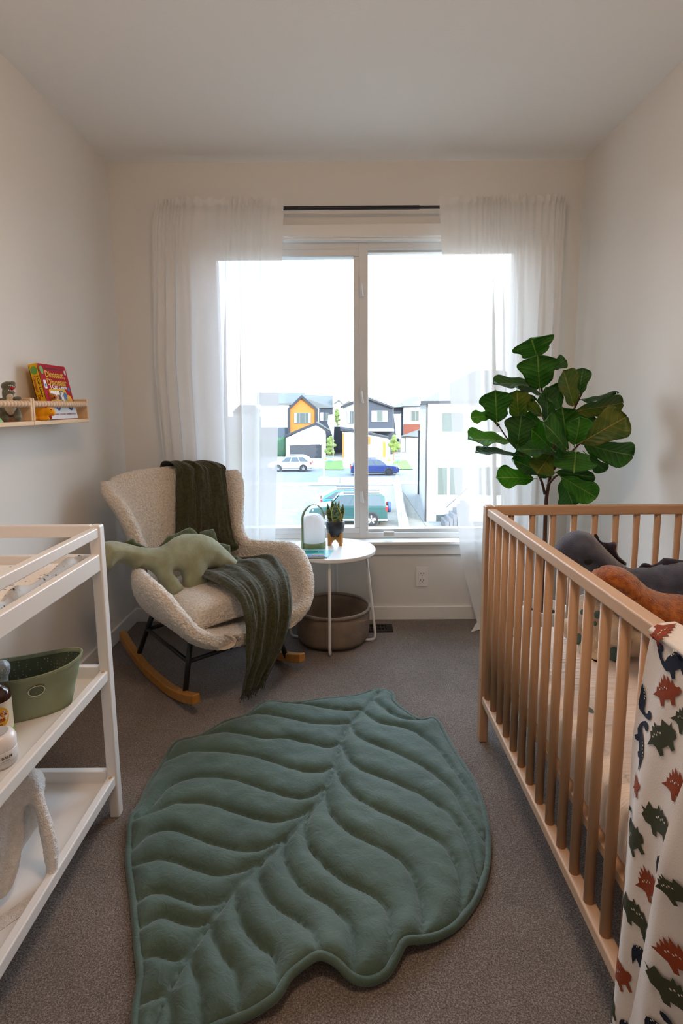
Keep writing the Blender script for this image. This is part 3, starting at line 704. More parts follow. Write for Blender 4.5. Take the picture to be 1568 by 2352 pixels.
b = MB(); b.tube([onbin(a0 + .139 * math.cos(q),   .68 + .114 * math.sin(q), .0065) for q in [2 * PI * i / 32 for i in range(32)]], .0009, 6, closed=True); b.build('patch_stitching', mat('stitch_cream', '#d6d2bb', .8), o)
vs, fs = blobs([((-.875, 1.31, .53), (.035, .028, .05)), ((-.855, 1.315, .56), (.02, .022, .028), (.4, .3, 0)), ((-.89, 1.30, .565), (.02, .02, .03))], .007, 2)
b = MB().add(vs, fs); o = b.build('plastic_pouch', mat('cloudy_plastic', '#c9d3da', .25, bs=60, bstr=.8, bd=.01, spec=.6), smooth=True); tag(o, 'crumpled pale plastic pouch standing inside the sage fabric bin', 'pouch')

# amber bath bottle and white balm jar
amber = mat('amber_plastic', '#3a190c', .12, spec=.6); cream_lab = mat('label_cream', '#e6dcc6', .5); ylab = mat('label_yellow', '#e0a52a', .5); redink = mat('ink_red', '#9a2f1c', .5); greyink = mat('ink_grey', '#55504c', .5); greenlab = mat('label_green', '#86b52c', .5)
c = V((-.806, 1.205, .438)); R0 = .033
o = empty('bath_bottle', c, 'amber bottle with a cream and yellow label beside the sage bin on the middle shelf', 'bottle')
MB().lathe([(0, 0), (.030, 0), (R0, .004), (R0, .112), (.030, .124), (.018, .134), (.013, .138), (.013, .15), (0, .15)], c, 48).build('bottle_body', amber, o, smooth=True)
MB().lathe([(0, .150), (.015, .150), (.015, .168), (.006, .170), (.006, .19), (0, .19)], c, 24).build('pump_cap', black_metal, o, smooth=True)
TC = math.atan2(-c.y, -c.x)          # towards the room
def cyl(x, z, off): a = TC + x / R0; return c + V((math.cos(a) * (R0 + off), math.sin(a) * (R0 + off), z))
b = MB()
def patch(f, mi, nx=30, nz=2, x0=-.05, x1=.05):
    b.grid([[cyl(x0 + (x1 - x0) * i / nx, f(x0 + (x1 - x0) * i / nx, j / nz), .0004 + mi * .0001) for i in range(nx + 1)] for j in range(nz + 1)], mi)
patch(lambda x, t: .018 + .086 * t, 0); patch(lambda x, t: .008 + .010 * t + max(0, x) * .35 * t, 1)
rows = [[cyl(r * .026 * math.cos(q), .070 + r * .027 * math.sin(q), .0008) for q in [2 * PI * i / 32 for i in range(32)]] for r in (1, .5, .01)]; b.grid(rows, 2, closed=True)
def ctext(s, size, x, z, mi, bold=0, align='CENTER'):
    vs, fs = text2d(s, size, align, bold); b.add([cyl(x + v[0], z + v[1], .0012) for v in vs], fs, mi)
ctext("Burt's", .016, .002, .073, 3, .0004); ctext('bees', .017, .002, .060, 3, .0004); ctext('BABY', .008, .002, .050, 3, .0002)
ctext('bubble bath', .0085, .002, .032, 4); ctext('bain moussant', .0085, .004, .022, 4)
b.build('label_wrap', [cream_lab, greenlab, ylab, redink, greyink], o, fix=False)
c = V((-.752, 1.120, .438)); R0 = .036
o = empty('balm_jar', c, 'round white balm jar in front of the amber bottle on the middle shelf', 'jar')
jarw = mat('jar_white', '#ece6e4', .25, spec=.5)
MB().lathe([(0, 0), (.030, 0), (R0 - .001, .008), (R0, .02), (R0, .038), (R0 - .001, .040)], c, 48).build('jar_body', mat('jar_grey', '#dcdcdc', .3), o, smooth=True)
MB().lathe([(R0 - .001, .040), (R0, .042), (R0, .060), (.031, .070), (.024, .074), (0, .075)], c, 48).build('lid', jarw, o, smooth=True)
TC = math.atan2(-c.y, -c.x); b = MB(); ctext('BUM BALM', .0085, .004, .026, 0, .0002); ctext('baume pour bebe', .0045, .004, .020, 0)
patch(lambda x, t: .016 + .0006 * t, 1); b.build('jar_lettering', [greyink, mat('ink_pale', '#a9a7a4', .6)], o, fix=False)
MB().lathe([(.022, .0752), (.022, .0756), (0, .0756)], c, 32).build('lid_sticker', mat('sticker_grey', '#c2bfbb', .5), o)

# fluffy towel on the bottom shelf
fluff = mat('fluffy_white', '#e8e2dd', .95, '#f3efea', 60, 260, .9, .006, spec=.05, sheen=.3)
b = MB()
P0 = V((-.775, 1.16, .111)); q = []
def chain(pts, r, rd, n=9):
    for t in smoothpoly(pts, n, False): q.append((t[0], t[1], t[2], r * (1 + .12 * math.sin(t[1] * .05)), r, rd))
chain([(72, 1800, -.02), (92, 1850, .0), (108, 1905, .02), (115, 1965, .04), (108, 2020, .06), (80, 2065, .08), (40, 2090, .095), (-10, 2095, .11), (-60, 2090, .12)], 15, .022)
chain([(68, 1798, -.03), (40, 1850, -.01), (30, 1910, .01), (22, 1970, .03), (2, 2010, .04)], 19, .03)
chain([(60, 1810, -.04), (10, 1850, -.01), (-15, 1920, .03), (-20, 1990, .05)], 26, .035)
chain([(20, 1830, -.03), (-30, 1840, 0), (-60, 1900, .03), (-70, 2000, .05)], 30, .04)
chain([(84, 1830, -.06), (80, 1900, -.08), (60, 1950, -.09), (20, 1990, -.06)], 26, .05)
vs, fs = pb(P0, q, .008, 3)
lo = min(v.z for v in vs); b.add([V((v.x, v.y, max(v.z, .111))) for v in vs], fs)
o = b.build('bath_towel', fluff, smooth=True, sub=1, disp=(.006, .004)); tag(o, 'fluffy white towel bundled on the bottom shelf of the changing table', 'towel')

# ------------------------------------------------------------------ picture ledges on the left wall
def ledge(ya, yb, label):
    o = empty('wall_shelf', (XL + .055, (ya + yb) / 2, 1.148), label, 'shelf', 'wooden wall shelves')
    MB().box((XL, ya, 1.148), (XL + .112, yb, 1.163)).build('shelf_board', pine, o, bevel=.002)
    for y in (ya, yb - .012): MB().box((XL, y, 1.163), (XL + .112, y + .012, 1.243)).build('end_panel', pine, o, bevel=.003)
    MB().box((XL, ya + .012, 1.163), (XL + .006, yb - .012, 1.205)).build('back_panel', pine, o)
    n = int((yb - ya - .024) / .0195); first = None; st = (yb - ya - .024) / n
    for i in range(n):
        y = ya + .012 + st * (i + .5)
        if first is None:
            b = MB().lathe([(.0115 * math.sin(PI * q / 12) + .0005, -.0118 * math.cos(PI * q / 12)) for q in range(13)], (XL + .104, y, 1.222), 16, ax=1)
            first = b.build('bead', mat('bead_wood', '#dcc0a2', .5), o, smooth=True); y00 = y
        else: dup(first, (0, y - y00, 0), o)
ledge(1.951, 2.377, 'pine wall shelf with a bead rail holding the red dinosaur book')
ledge(1.522, 1.948, 'pine wall shelf with a bead rail holding the grey dinosaur toy')

# roaring grey toy
P0 = V((-1.125, 1.875, 1.163)); n, e, az = camframe(P0)
grey_pl = mat('plush_grey_green', '#5c5c4e', .95, '#6f6e60', 30, 350, .5, .003, spec=.05, sheen=.4); cream_pl = mat('plush_cream', '#c9bba6', .95, bs=350, bstr=.4, bd=.002, sheen=.3)
o = empty('plush_dinosaur', P0, 'small grey green dinosaur toy with open red mouth on the left wall shelf', 'stuffed toy', 'small dinosaur toys on the wall shelves')
vs, fs = pb(P0, [(20, 935, 0, 21, 24, .026), (18, 905, 0, 12, 20, .02), (19, 887, 0, 15, 11, .02), (26, 881, .004, 9, 5, .016, .2), (26, 901, .004, 8.5, 3.6, .014, -.15), (9, 955, .012, 9, 14, .018), (40, 953, .012, 9, 15, .018), (42, 960, .022, 8, 7, .018), (12, 961, .022, 8, 7, .018), (3, 920, .012, 8, 6, .01), (40, 916, .012, 9, 6, .01, .2), (-6, 950, -.01, 16, 14, .02)], .003, 2)
vs = [V((v.x, v.y, max(v.z, 1.1635))) for v in vs]
MB().add(vs, fs).build('body', grey_pl, o, smooth=True)
vs, fs = pb(P0, [(23, 935, .016, 13, 19, .014), (22, 912, .012, 8, 9, .012)], .003, 2); MB().add(vs, fs).build('belly', cream_pl, o, smooth=True)
vs, fs = pb(P0, [(26, 891.5, .006, 7.5, 5.5, .013)], .002, 2); MB().add(vs, fs).build('mouth', mat('felt_red', '#b81f33', .8), o, smooth=True)
b = MB(); sc = (EYE - P0).dot(-FW) / FPX
for u, v, s in ((20, 885, -1), (24, 884.5, -1), (28, 885.5, -1), (32, 887, -1), (20, 898, 1), (24, 899, 1), (28, 899, 1), (32, 897.5, 1)):
    p = onp(u, v, P0, n) + n * .0185; b.bar(p, p + V((0, 0, s * 3.2 * sc)), 3.2 * sc, 2 * sc, up=n, w2=.0004, h2=.0004)
b.build('teeth', white_ink, o)
# brown long-neck and yellow toy
P0 = V((-1.118, 2.13, 1.163)); n, e, az = camframe(P0)
o = empty('plush_dinosaur', P0, 'small brown long necked dinosaur toy behind the bead rail of the wall shelf', 'stuffed toy', 'small dinosaur toys on the wall shelves')
vs, fs = pb(P0, [(120, 911, 0, 11, 7.5, .014, -.25), (108, 915, 0, 9, 12, .014), (103, 927, -.002, 8, 16, .014), (98, 944, -.012, 16, 14, .016), (110, 955, -.012, 6, 10, .01), (92, 955, -.012, 6, 10, .01)], .003, 2)
MB().add([V((v.x, v.y, max(v.z, 1.1635))) for v in vs], fs).build('body', mat('plush_brown', '#b9793c', .95, bs=350, bstr=.4, bd=.002, sheen=.3), o, smooth=True)
vs, fs = pb(P0, [(125, 912.5, .013, 1.8, 2.0, .003)], .0015, 1); MB().add(vs, fs).build('eye', black_ink, o, smooth=True)
P0 = V((-1.098, 2.035, 1.163)); n, e, az = camframe(P0)
o = empty('plush_dinosaur', P0, 'small yellow dinosaur toy with red spikes lying on the wall shelf', 'stuffed toy', 'small dinosaur toys on the wall shelves')
yl = mat('plush_yellow', '#eda400', .95, bs=350, bstr=.4, bd=.002, sheen=.3)
vs, fs = pb(P0, [(94, 947, 0, 16, 13, .02), (112, 946, .006, 13, 11, .017, .15), (121, 949, .008, 6.5, 6.5, .012), (82, 961, 0, 8, 6, .012), (99, 962, .014, 9, 5, .012), (108, 961, .016, 7, 5, .01), (84, 950, -.006, 12, 12, .016)], .003, 2)
MB().add([V((v.x, v.y, max(v.z, 1.1635))) for v in vs], fs).build('body', yl, o, smooth=True)
b = MB(); sc = (EYE - P0).dot(-FW) / FPX
for u in range(84, 108, 5):
    p = onp(u, 936.5 - .05 * (u - 95), P0, n); b.bar(p - V((0, 0, .006)), p + V((0, 0, 5.5 * sc)), 6 * sc, .01, up=n, w2=.001, h2=.002)
b.build('spikes', mat('felt_orange', '#d8451c', .8), o)
vs, fs = pb(P0, [(116.5, 941.5, .018, 2.2, 2.4, .003)], .0015, 1); MB().add(vs, fs).build('eye', black_ink, o, smooth=True)
vs, fs = pb(P0, [(115, 958, .014, 4.5, 3.5, .007)], .002, 1); MB().add(vs, fs).build('tongue', mat('felt_red', '#b81f33', .8), o, smooth=True)

# red dinosaur board book, leaning on the wall
bred = mat('cover_red', '#ad1526', .6, spec=.15); byel = mat('cover_yellow', '#e8b400', .35); bora = mat('cover_orange', '#e08a1c', .4); bblue = mat('cover_blue', '#3f6fae', .4); bgrn = mat('cover_green', '#6aa04a', .4); bpale = mat('cover_pale', '#d5d8dd', .4); bnavy = mat('cover_navy', '#2c2f66', .4)
O = V((-1.084, 2.098, 1.165)); ex = V((0, 1, 0)); ey = V((-.040, 0, .208)); Hh = ey.length; ey.normalize(); en = ex.cross(ey).normalized()
if en.x < 0: en = -en
Wd, TK = .212, .034
o = empty('board_book', O, 'red and yellow dinosaur board book leaning on the wall above the right wall shelf', 'book')
T = lambda x, y, q=0: O + ex * x + ey * y + en * q
b = MB(); b.prism([T(.002, .002, -.002), T(Wd - .002, .002, -.002), T(Wd - .002, Hh - .002, -.002), T(.002, Hh - .002, -.002)], en * -(TK - .004)); b.build('pages', paper, o)
def rrect(x0, y0, x1, y1, r, n=5):
    out = []
    for cx, cy, a in ((x1 - r, y0 + r, -90), (x1 - r, y1 - r, 0), (x0 + r, y1 - r, 90), (x0 + r, y0 + r, 180)):
        out += [(cx + r * math.cos(math.radians(a + 90 * i / n)), cy + r * math.sin(math.radians(a + 90 * i / n))) for i in range(n + 1)]
    return out
b = MB()
def fl(pts, mi, q): b.prism([T(x, y, q) for x, y in pts], en * .0003, mi)
def circ(cx, cy, rx, ry=None, n=20): return [(cx + rx * math.cos(2 * PI * i / n), cy + (ry or rx) * math.sin(2 * PI * i / n)) for i in range(n)]
b.prism([T(x, y, -.002) for x, y in rrect(0, 0, Wd, Hh, .008)], en * .002, 0)
b.prism([T(x, y, -TK) for x, y in rrect(0, 0, Wd, Hh, .008)], en * .002, 1)
b.prism([T(0, 0, -TK), T(0, Hh, -TK), T(0, Hh, 0), T(0, 0, 0)], ex * .002, 1)
fl(rrect(.001, .001, Wd - .001, .062, .006), 5, .0001)
fl(rrect(.035, .055, .165, .118, .012), 1, .0003); fl(circ(.175, .07, .026, .026), 1, .0003); fl(rrect(.14, .046, .2, .075, .008), 1, .0003)
fl(rrect(.043, .076, .108, .110, .004), 6, .0007); fl(rrect(.114, .055, .138, .112, .004), 7, .0007); fl(rrect(.118, .058, .1245, .108, .002), 6, .001); fl(rrect(.1275, .058, .134, .108, .002), 6, .001)
for cx, mi in ((.055, 3), (.072, 4), (.09, 2), (.102, 7)): fl(circ(cx, .085, .009, .011), mi, .001)
fl(circ(.152, .09, .012, .016), 4, .0008)
for cx in (.072, .17): fl(circ(cx, .05, .017), 7, .0009); fl(circ(cx, .05, .008), 5, .0012)
fl(circ(.02, .188, .012, .016), 3, .0006); fl(circ(.196, .186, .007, .010), 5, .0006); fl(rrect(.012, .118, .03, .15, .004), 6, .0006); fl(circ(.021, .13, .006), 4, .0009); fl(circ(.193, .118, .01, .01, 5), 4, .0006)
def bt(s, size, x, y, mi, w=None, bold=.0008, q=.0012):
    vs, fs = text2d(s, size, 'LEFT', bold); k_ = (w / max(v[0] for v in vs)) if w else 1
    b.add([T(x + v[0] * k_, y + v[1], q) for v in vs], fs, mi)
bt('Dinosaur,', .036, .036, .162, 1, .145); bt('Dinosaur', .036, .036, .132, 1, .150); bt('I Can Learn', .022, .052, .1185 - .012 + .012, 6, .125, .0006)
bt('A touch and learn board book', .010, .042, .193, 8, .13, .0002); bt('SHAPES - COLOURS - NUMBERS & DAYS', .009, .03, .016, 9, .17, .0002)
for s, size, xx, l, mi in (('Dinosaur, Dinosaur', .018, .012, .13, 9), ('I Can Learn', .014, .026, .08, 8)):
    vs, fs = text2d(s, size, 'LEFT', .0004); kx = l / max(v[0] for v in vs)
    b.add([O - ex * .0004 + ey * (Hh - .045 - v[0] * kx) + en * (-TK + xx + v[1] * .8 - .006) for v in vs], fs, mi)
def sp_(pts, mi, off=.0003): b.prism([O - ex * off + ey * y + en * z for z, y in pts], -ex * .0003, mi)
sp_(circ(-TK / 2, Hh - .024, .013, .015), 3); sp_([(-TK + .001, .001), (-.001, .001), (-.001, .03), (-TK + .001, .03)], 4)
b.build('cover', [bred, byel, bora, bgrn, bblue, bpale, white_ink, bnavy, black_ink, redink], o)
o = MB().prism([(-1.075, 1.65, 1.164), (-1.075, 1.785, 1.164), (-1.12, 1.785, 1.225), (-1.12, 1.65, 1.225)], (-.012, 0, -.006)).build('board_book', mat('cover_limegreen', '#b5d532', .4, '#7fc0a0', 26), bevel=.002)
tag(o, 'lime green book at the left edge of the photo, on the left wall shelf', 'book')
# ------------------------------------------------------------------ crib
cx0, cx1, cy0, cy1 = .490, 1.236, .53, 1.898
cr = empty('crib', ((cx0 + cx1) / 2, (cy0 + cy1) / 2, 0), 'light beech wooden baby crib with slatted sides against the right wall', 'crib')
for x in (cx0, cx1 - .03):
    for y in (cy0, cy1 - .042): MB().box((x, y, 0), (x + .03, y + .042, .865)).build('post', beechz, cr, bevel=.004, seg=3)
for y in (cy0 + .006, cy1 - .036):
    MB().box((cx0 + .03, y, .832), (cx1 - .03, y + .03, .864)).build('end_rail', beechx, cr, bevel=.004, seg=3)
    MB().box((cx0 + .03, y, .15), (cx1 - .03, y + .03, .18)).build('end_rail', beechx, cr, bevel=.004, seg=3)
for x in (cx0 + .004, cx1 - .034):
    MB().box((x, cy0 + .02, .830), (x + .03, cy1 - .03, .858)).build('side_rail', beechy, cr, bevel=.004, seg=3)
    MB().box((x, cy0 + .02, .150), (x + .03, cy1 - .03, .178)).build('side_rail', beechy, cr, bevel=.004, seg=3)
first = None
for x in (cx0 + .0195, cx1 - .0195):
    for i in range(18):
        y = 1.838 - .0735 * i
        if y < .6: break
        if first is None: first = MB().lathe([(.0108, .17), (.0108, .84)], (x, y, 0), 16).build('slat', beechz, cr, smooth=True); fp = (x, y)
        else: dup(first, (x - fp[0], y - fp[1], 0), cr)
for y in (cy0 + .021, cy1 - .021):
    for i in range(9):
        x = .582 + .0720 * i
        dup(first, (x - fp[0], y - fp[1], 0), cr)
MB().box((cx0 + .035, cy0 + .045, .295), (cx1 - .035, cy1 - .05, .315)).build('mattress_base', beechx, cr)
MB().lathe([(.006, 0), (.006, .002), (0, .003)], (cx0 - .0005, cy1 - .03, .235), 12, ax=0).build('bolt', mat('bolt_metal', '#8a8886', .4, metal=1), cr)
# mattress with printed sheet
k = N('crib_sheet'); co = k.coord(); vo = k.n('ShaderNodeTexVoronoi'); vo.inputs['Scale'].default_value = 9; k.l(k.coord('Object', (1, .55, 1), (0, 0, .3)), vo.inputs['Vector'])
k.l(k.ramp(vo.outputs['Distance'], [(.0, lin('#6b7264')), (.07, lin('#6b7264')), (.085, lin('#f3e6da'))]), k.b.inputs['Base Color']); k.b.inputs['Roughness'].default_value = .8
k.bump(k.math('ADD', k.noise(k.coord('Object', (1.2, 9, 1)), 3, 3, .6, 1), k.math('MULTIPLY', k.noise(co, 600, 1), .02)), .55, .02); sheet = k.m
b = MB(); rows = []
prof = [(0, .316), (-.012, .34), (-.014, .39), (-.008, .43), (.006, .448), (.03, .454)]
mx0, mx1, my0, my1 = .545, 1.20, .60, 1.838
for i, (ins, z) in enumerate(prof):
    row = []
    for (cxx, cyy, a) in ((mx1 - .04, my0 + .04, -90), (mx1 - .04, my1 - .04, 0), (mx0 + .04, my1 - .04, 90), (mx0 + .04, my0 + .04, 180)):
        for q in range(7):
            an = math.radians(a + 15 * q); r = .04 - ins; row.append((cxx + r * math.cos(an), cyy + r * math.sin(an), z + .003 * math.sin(q * 2.1 + i)))
        if a in (-90, 90):
            pass
    rows.append(row)
b.grid(rows, closed=True); n = len(b.v); b.f.append(list(range(n - 28, n))); b.mi.append(0); b.f.append(list(range(28))); b.mi.append(0)
o = empty('crib_mattress', ((mx0 + mx1) / 2, (my0 + my1) / 2, .316), 'crib mattress in a cream fitted sheet with small leaf print', 'mattress')
b.build('fitted_sheet', sheet, o, smooth=True, bevel=.0)

# plush toys in the crib
def plush(P0, n, polypx, T, R, sp, m, name='body', parent=None, k=2, off=0, back=1, disp=(.03, .006), wob=.12):
    fr, tr = planeframe(P0, n); pl = [tr(u, v) for u, v in polypx]
    if k: pl = smoothpoly(pl, k)
    b = MB(); vs, fs = inflate(pl, T, R, sp, lambda x, y, c: fr(x, y, c + off), back, wob); b.add(vs, fs)
    return b.build(name, m, parent, smooth=True, disp=disp)
G = lambda l: [(1220 + x / 4.506, 1180 + y / 4.506) for x, y in l]
slate = mat('plush_slate', '#3d4152', .95, '#505466', 25, 320, .5, .004, spec=.05, sheen=.5); plum = mat('plush_plum', '#2b2532', .95, '#352d3a', 30, 320, .4, .003, spec=.05, sheen=.3)
P0 = V((.86, 1.60, .455)); nn = V((-.12, -1, .06)).normalized()
o = empty('plush_dinosaur', P0, 'large slate grey dinosaur plush lying at the back of the crib', 'stuffed toy')
plush(P0, nn, G([(222, 372), (250, 320), (290, 275), (350, 215), (430, 180), (520, 176), (600, 200), (660, 245), (720, 312), (790, 385), (870, 465), (950, 528), (1010, 558), (1100, 562), (1250, 550), (1350, 525), (1450, 506), (1568, 498), (1700, 510), (1800, 580), (1840, 750), (1850, 1100), (1840, 1500), (1800, 1545), (1690, 1545), (1650, 1500), (1630, 1300), (1560, 1280), (1535, 1500), (1490, 1545), (1390, 1545), (1350, 1500), (1330, 1250), (1250, 1140), (1100, 1110), (900, 1080), (760, 960), (640, 800), (590, 680), (570, 600), (545, 578), (500, 585), (420, 560), (330, 500), (260, 440)]), .085, .11, .014, slate, parent=o)
plush(P0, nn, G([(655, 250), (662, 218), (685, 210), (705, 230), (718, 275), (745, 300), (810, 305), (870, 294), (902, 320), (888, 385), (925, 450), (1000, 515), (996, 548), (930, 530), (860, 470), (780, 380), (700, 300)]), .022, .03, .009, plum, 'neck_frill', o, 0, -.01)
plush(P0, nn, G([(1125, 562), (1165, 518), (1200, 514), (1262, 540), (1320, 525), (1385, 466), (1460, 470), (1568, 488), (1680, 490), (1660, 560), (1400, 570), (1250, 580)]), .02, .03, .009, plum, 'back_frill', o, 0, -.01)
fr, tr = planeframe(P0, nn); a, c = tr(*G([(498, 432)])[0]); b = MB(); vs, fs = blobs([(fr(a, c, .083), (.013, .006, .011))], .002, 1); b.add(vs, fs); b.build('eye', black_ink, o, smooth=True)
rust = mat('plush_rust', '#8c4208', .95, '#bb6a20', 55, 240, .8, .006, spec=.05, sheen=.6)
P0 = V((.80, 1.40, .56)); nn = V((-.05, -1, .10)).normalized()
o = empty('plush_dinosaur', P0, 'large rust orange dinosaur plush lying in front of the slate one in the crib', 'stuffed toy')
plush(P0, nn, G([(600, 660), (640, 615), (690, 572), (750, 545), (830, 533), (920, 550), (1000, 590), (1080, 652), (1150, 720), (1250, 785), (1350, 825), (1450, 836), (1568, 840), (1720, 860), (1850, 960), (1900, 1200), (1890, 1500), (1870, 1790), (1820, 1830), (1700, 1830), (1660, 1780), (1640, 1560), (1560, 1540), (1540, 1780), (1500, 1830), (1390, 1830), (1345, 1780), (1330, 1500), (1280, 1340), (1130, 1190), (960, 1020), (800, 860), (660, 740)]), .085, .10, .013, rust, parent=o, disp=(.02, .008))
# cream plush with teal patches, sitting on the mattress behind the front slats
P0 = V((.775, 1.665, .456)); n, e, az = camframe(P0)
def far(l): return [(t[0], t[1], t[2] * 1.28, t[3], t[4], t[5] * 1.28) + tuple(t[6:]) for t in l]
o = empty('plush_animal', P0, 'cream plush animal with teal patches sitting on the crib mattress behind the front slats', 'stuffed toy')
crm = mat('plush_ivory', '#d8c4aa', .95, '#e6d6c0', 30, 260, .8, .006, spec=.05, sheen=.5); tealp = mat('plush_teal', '#4b6663', .95, bs=300, bstr=.4, bd=.003, sheen=.3)
vs, fs = pb(P0, far([(1375, 1415, .0, 52, 50, .06), (1350, 1392, .02, 30, 30, .05), (1405, 1440, .01, 48, 42, .06), (1308, 1432, .02, 20, 17, .03), (1318, 1450, .02, 26, 12, .03), (1352, 1470, .05, 22, 26, .035), (1372, 1483, .06, 16, 14, .03), (1418, 1440, .05, 26, 24, .04, -.5), (1440, 1470, .02, 46, 24, .05), (1465, 1465, .0, 40, 30, .05), (1340, 1370, .02, 10, 10, .02)]), .006, 3)
MB().add([V((v.x, v.y, max(v.z, .457))) for v in vs], fs).build('body', crm, o, smooth=True, disp=(.012, .004))
for nm, l in (('patch', [(1339, 1385, .066, 5, 7, .006)]), ('patch', [(1372, 1393, .058, 8, 9, .012)]), ('patch', [(1367, 1412, .060, 4, 6, .01)]), ('patch', [(1381, 1415, .058, 3, 7, .01)]), ('foot', [(1416, 1481, .06, 20, 18, .02)]), ('foot', [(1370, 1494, .075, 11, 6, .02)]), ('foot', [(1330, 1452, .045, 9, 12, .02)])):
    vs, fs = pb(P0, far(l), .003, 2); MB().add([V((v.x, v.y, max(v.z, .457))) for v in vs], fs).build(nm, tealp, o, smooth=True)

# dinosaur print muslin over the near end of the front rail
cream_mus = mat('muslin_cream', '#e8e0da', .9, bs=420, bstr=.4, bd=.001, spec=.1, trans=.12, c2='#efe8e2', vs=6)
pn, pr, po, pw = mat('print_navy', '#1b2132', .9), mat('print_rust', '#8a3d20', .9), mat('print_olive', '#3f4230', .9), mat('print_cream', '#d9cfc2', .9)
def ysh(s, d): return .032 * min(1, d / .2) * max(0, 1 - s * 4)
def bl(s, t):
    """s: metres along the rail from the far edge towards the viewer, t: metres down from the rail top (negative = inside)"""
    y = .825 - s
    w = .013 * math.sin(s * 30 + 1.2 + t * 2.2) + .006 * math.sin(s * 71 + t * 3)
    if t < 0: return V((.520 + .012 + .004 + w * .15 * min(1, -t * 8), y + .01 * t, .868 + t * .95 if t < -.03 else .866 + t * .4))
    if t < .04: f = t / .04; return V((.516 - .042 * math.sin(f * PI / 2), y, .868 - .018 * (1 - math.cos(f * PI / 2)) + .004))
    d = t - .04; g = min(1, d * 3.5)
    return V((.480 - .010 * g + w * g * (.7 + .5 * d) - .035 * g * math.exp(-((s - .30) / .09) ** 2) * d, y + ysh(s, d) + .004 * math.sin(d * 7), .852 - d))
def bln(s, t):
    e = .004; n = (bl(s + e, t) - bl(s - e, t)).cross(bl(s, t + e) - bl(s, t - e)).normalized()
    return n if n.dot(V((-1, -.2, .6))) > 0 else -n
o = empty('muslin_blanket', (.49, .75, .3), 'cream muslin blanket printed with small dinosaurs hanging over the crib front rail', 'blanket')
b = MB(); tl = [-.30 + .02 * i for i in range(14)] + [-.03, -.02, -.01] + [.04 * i / 6 for i in range(7)] + [.05 + .0135 * i for i in range(60)]
b.grid([[bl(.36 * i / 90, t) for i in range(91)] for t in tl]); b.build('cloth', cream_mus, o, smooth=True, fix=False)
b = MB()   # the second, looser layer hanging in front at the near end
E2 = [atx(u, v, .46) for u, v in ((1640, 1500), (1556, 1930), (1522, 2100), (1490, 2250), (1470, 2352), (1440, 2480))]
b.grid([[bl(np.interp(t, [.892 - q.z for q in E2], [.825 - q.y for q in E2]) * (1 - i / 40) + .37 * i / 40, t) + V((-1, 0, 0)) * min(1, (t - .05) * 8) * (.008 + .004 * math.sin(i * .3)) for i in range(41)] for t in [.05 + .0135 * i for i in range(60)]])
b.build('cloth_fold', cream_mus, o, smooth=True, fix=False)
bronto = [(-.50, .30), (-.44, .40), (-.34, .42), (-.28, .34), (-.30, .24), (-.38, .20), (-.40, .10), (-.34, .0), (-.2, .07), (0, .12), (.2, .08), (.34, -.04), (.44, -.2), (.52, -.38), (.40, -.28), (.28, -.2), (.24, -.36), (.14, -.38), (.12, -.24), (-.08, -.25), (-.12, -.40), (-.22, -.40), (-.24, -.24), (-.36, -.2), (-.46, -.04), (-.50, .12)]
stego = [(-.56, -.02), (-.5, .08), (-.40, .08), (-.34, .14), (-.28, .27), (-.22, .17), (-.15, .36), (-.08, .24), (0, .42), (.06, .25), (.14, .36), (.18, .20), (.26, .26), (.29, .12), (.38, .14), (.42, .03), (.62, -.04), (.42, -.08), (.30, -.14), (.28, -.32), (.16, -.32), (.14, -.18), (-.1, -.18), (-.12, -.32), (-.24, -.32), (-.26, -.14), (-.42, -.1)]
tri = [(-.52, -.02), (-.44, .06), (-.5, .16), (-.38, .12), (-.32, .2), (-.24, .3), (-.14, .2), (0, .24), (.06, .34), (.1, .23), (.18, .29), (.21, .18), (.30, .2), (.34, .08), (.56, -.02), (.34, -.06), (.26, -.14), (.24, -.32), (.12, -.32), (.1, -.2), (-.14, -.2), (-.16, -.32), (-.28, -.32), (-.3, -.16), (-.44, -.14)]
b = MB()
def printdino(u, v, size, rot, shape, mi, flip=1, layer=0):
    size *= .84
    p = atx(u, v, .468); s, t = .825 - p.y, .892 - p.z
    s += ysh(max(0, s), max(0, t - .04))
    pl = [(size * flip * x, size * y) for x, y in shape]; cr_, sr_ = math.cos(rot), math.sin(rot)
    P, F, D = fill2d(pl, size / 11); off = .0016 if layer == 0 else .0150
    def put(x, y, q):
        a, d = max(.003, s - (x * cr_ - y * sr_)), max(.002, t - (x * sr_ + y * cr_)); return bl(a, d) + bln(a, d) * (off + q)
    b.add([put(x, y, 0) for x, y in P], F, mi)
    for i in range(5):
        x, y = (-.05 + .07 * i) * size * flip, (.07 + .03 * (i % 2)) * size; r = size * .022
        b.add([put(x + r * math.cos(q), y + r * math.sin(q), .0006) for q in [PI * j / 3 for j in range(6)]], [(0, 1, 2, 3, 4, 5)], 3)
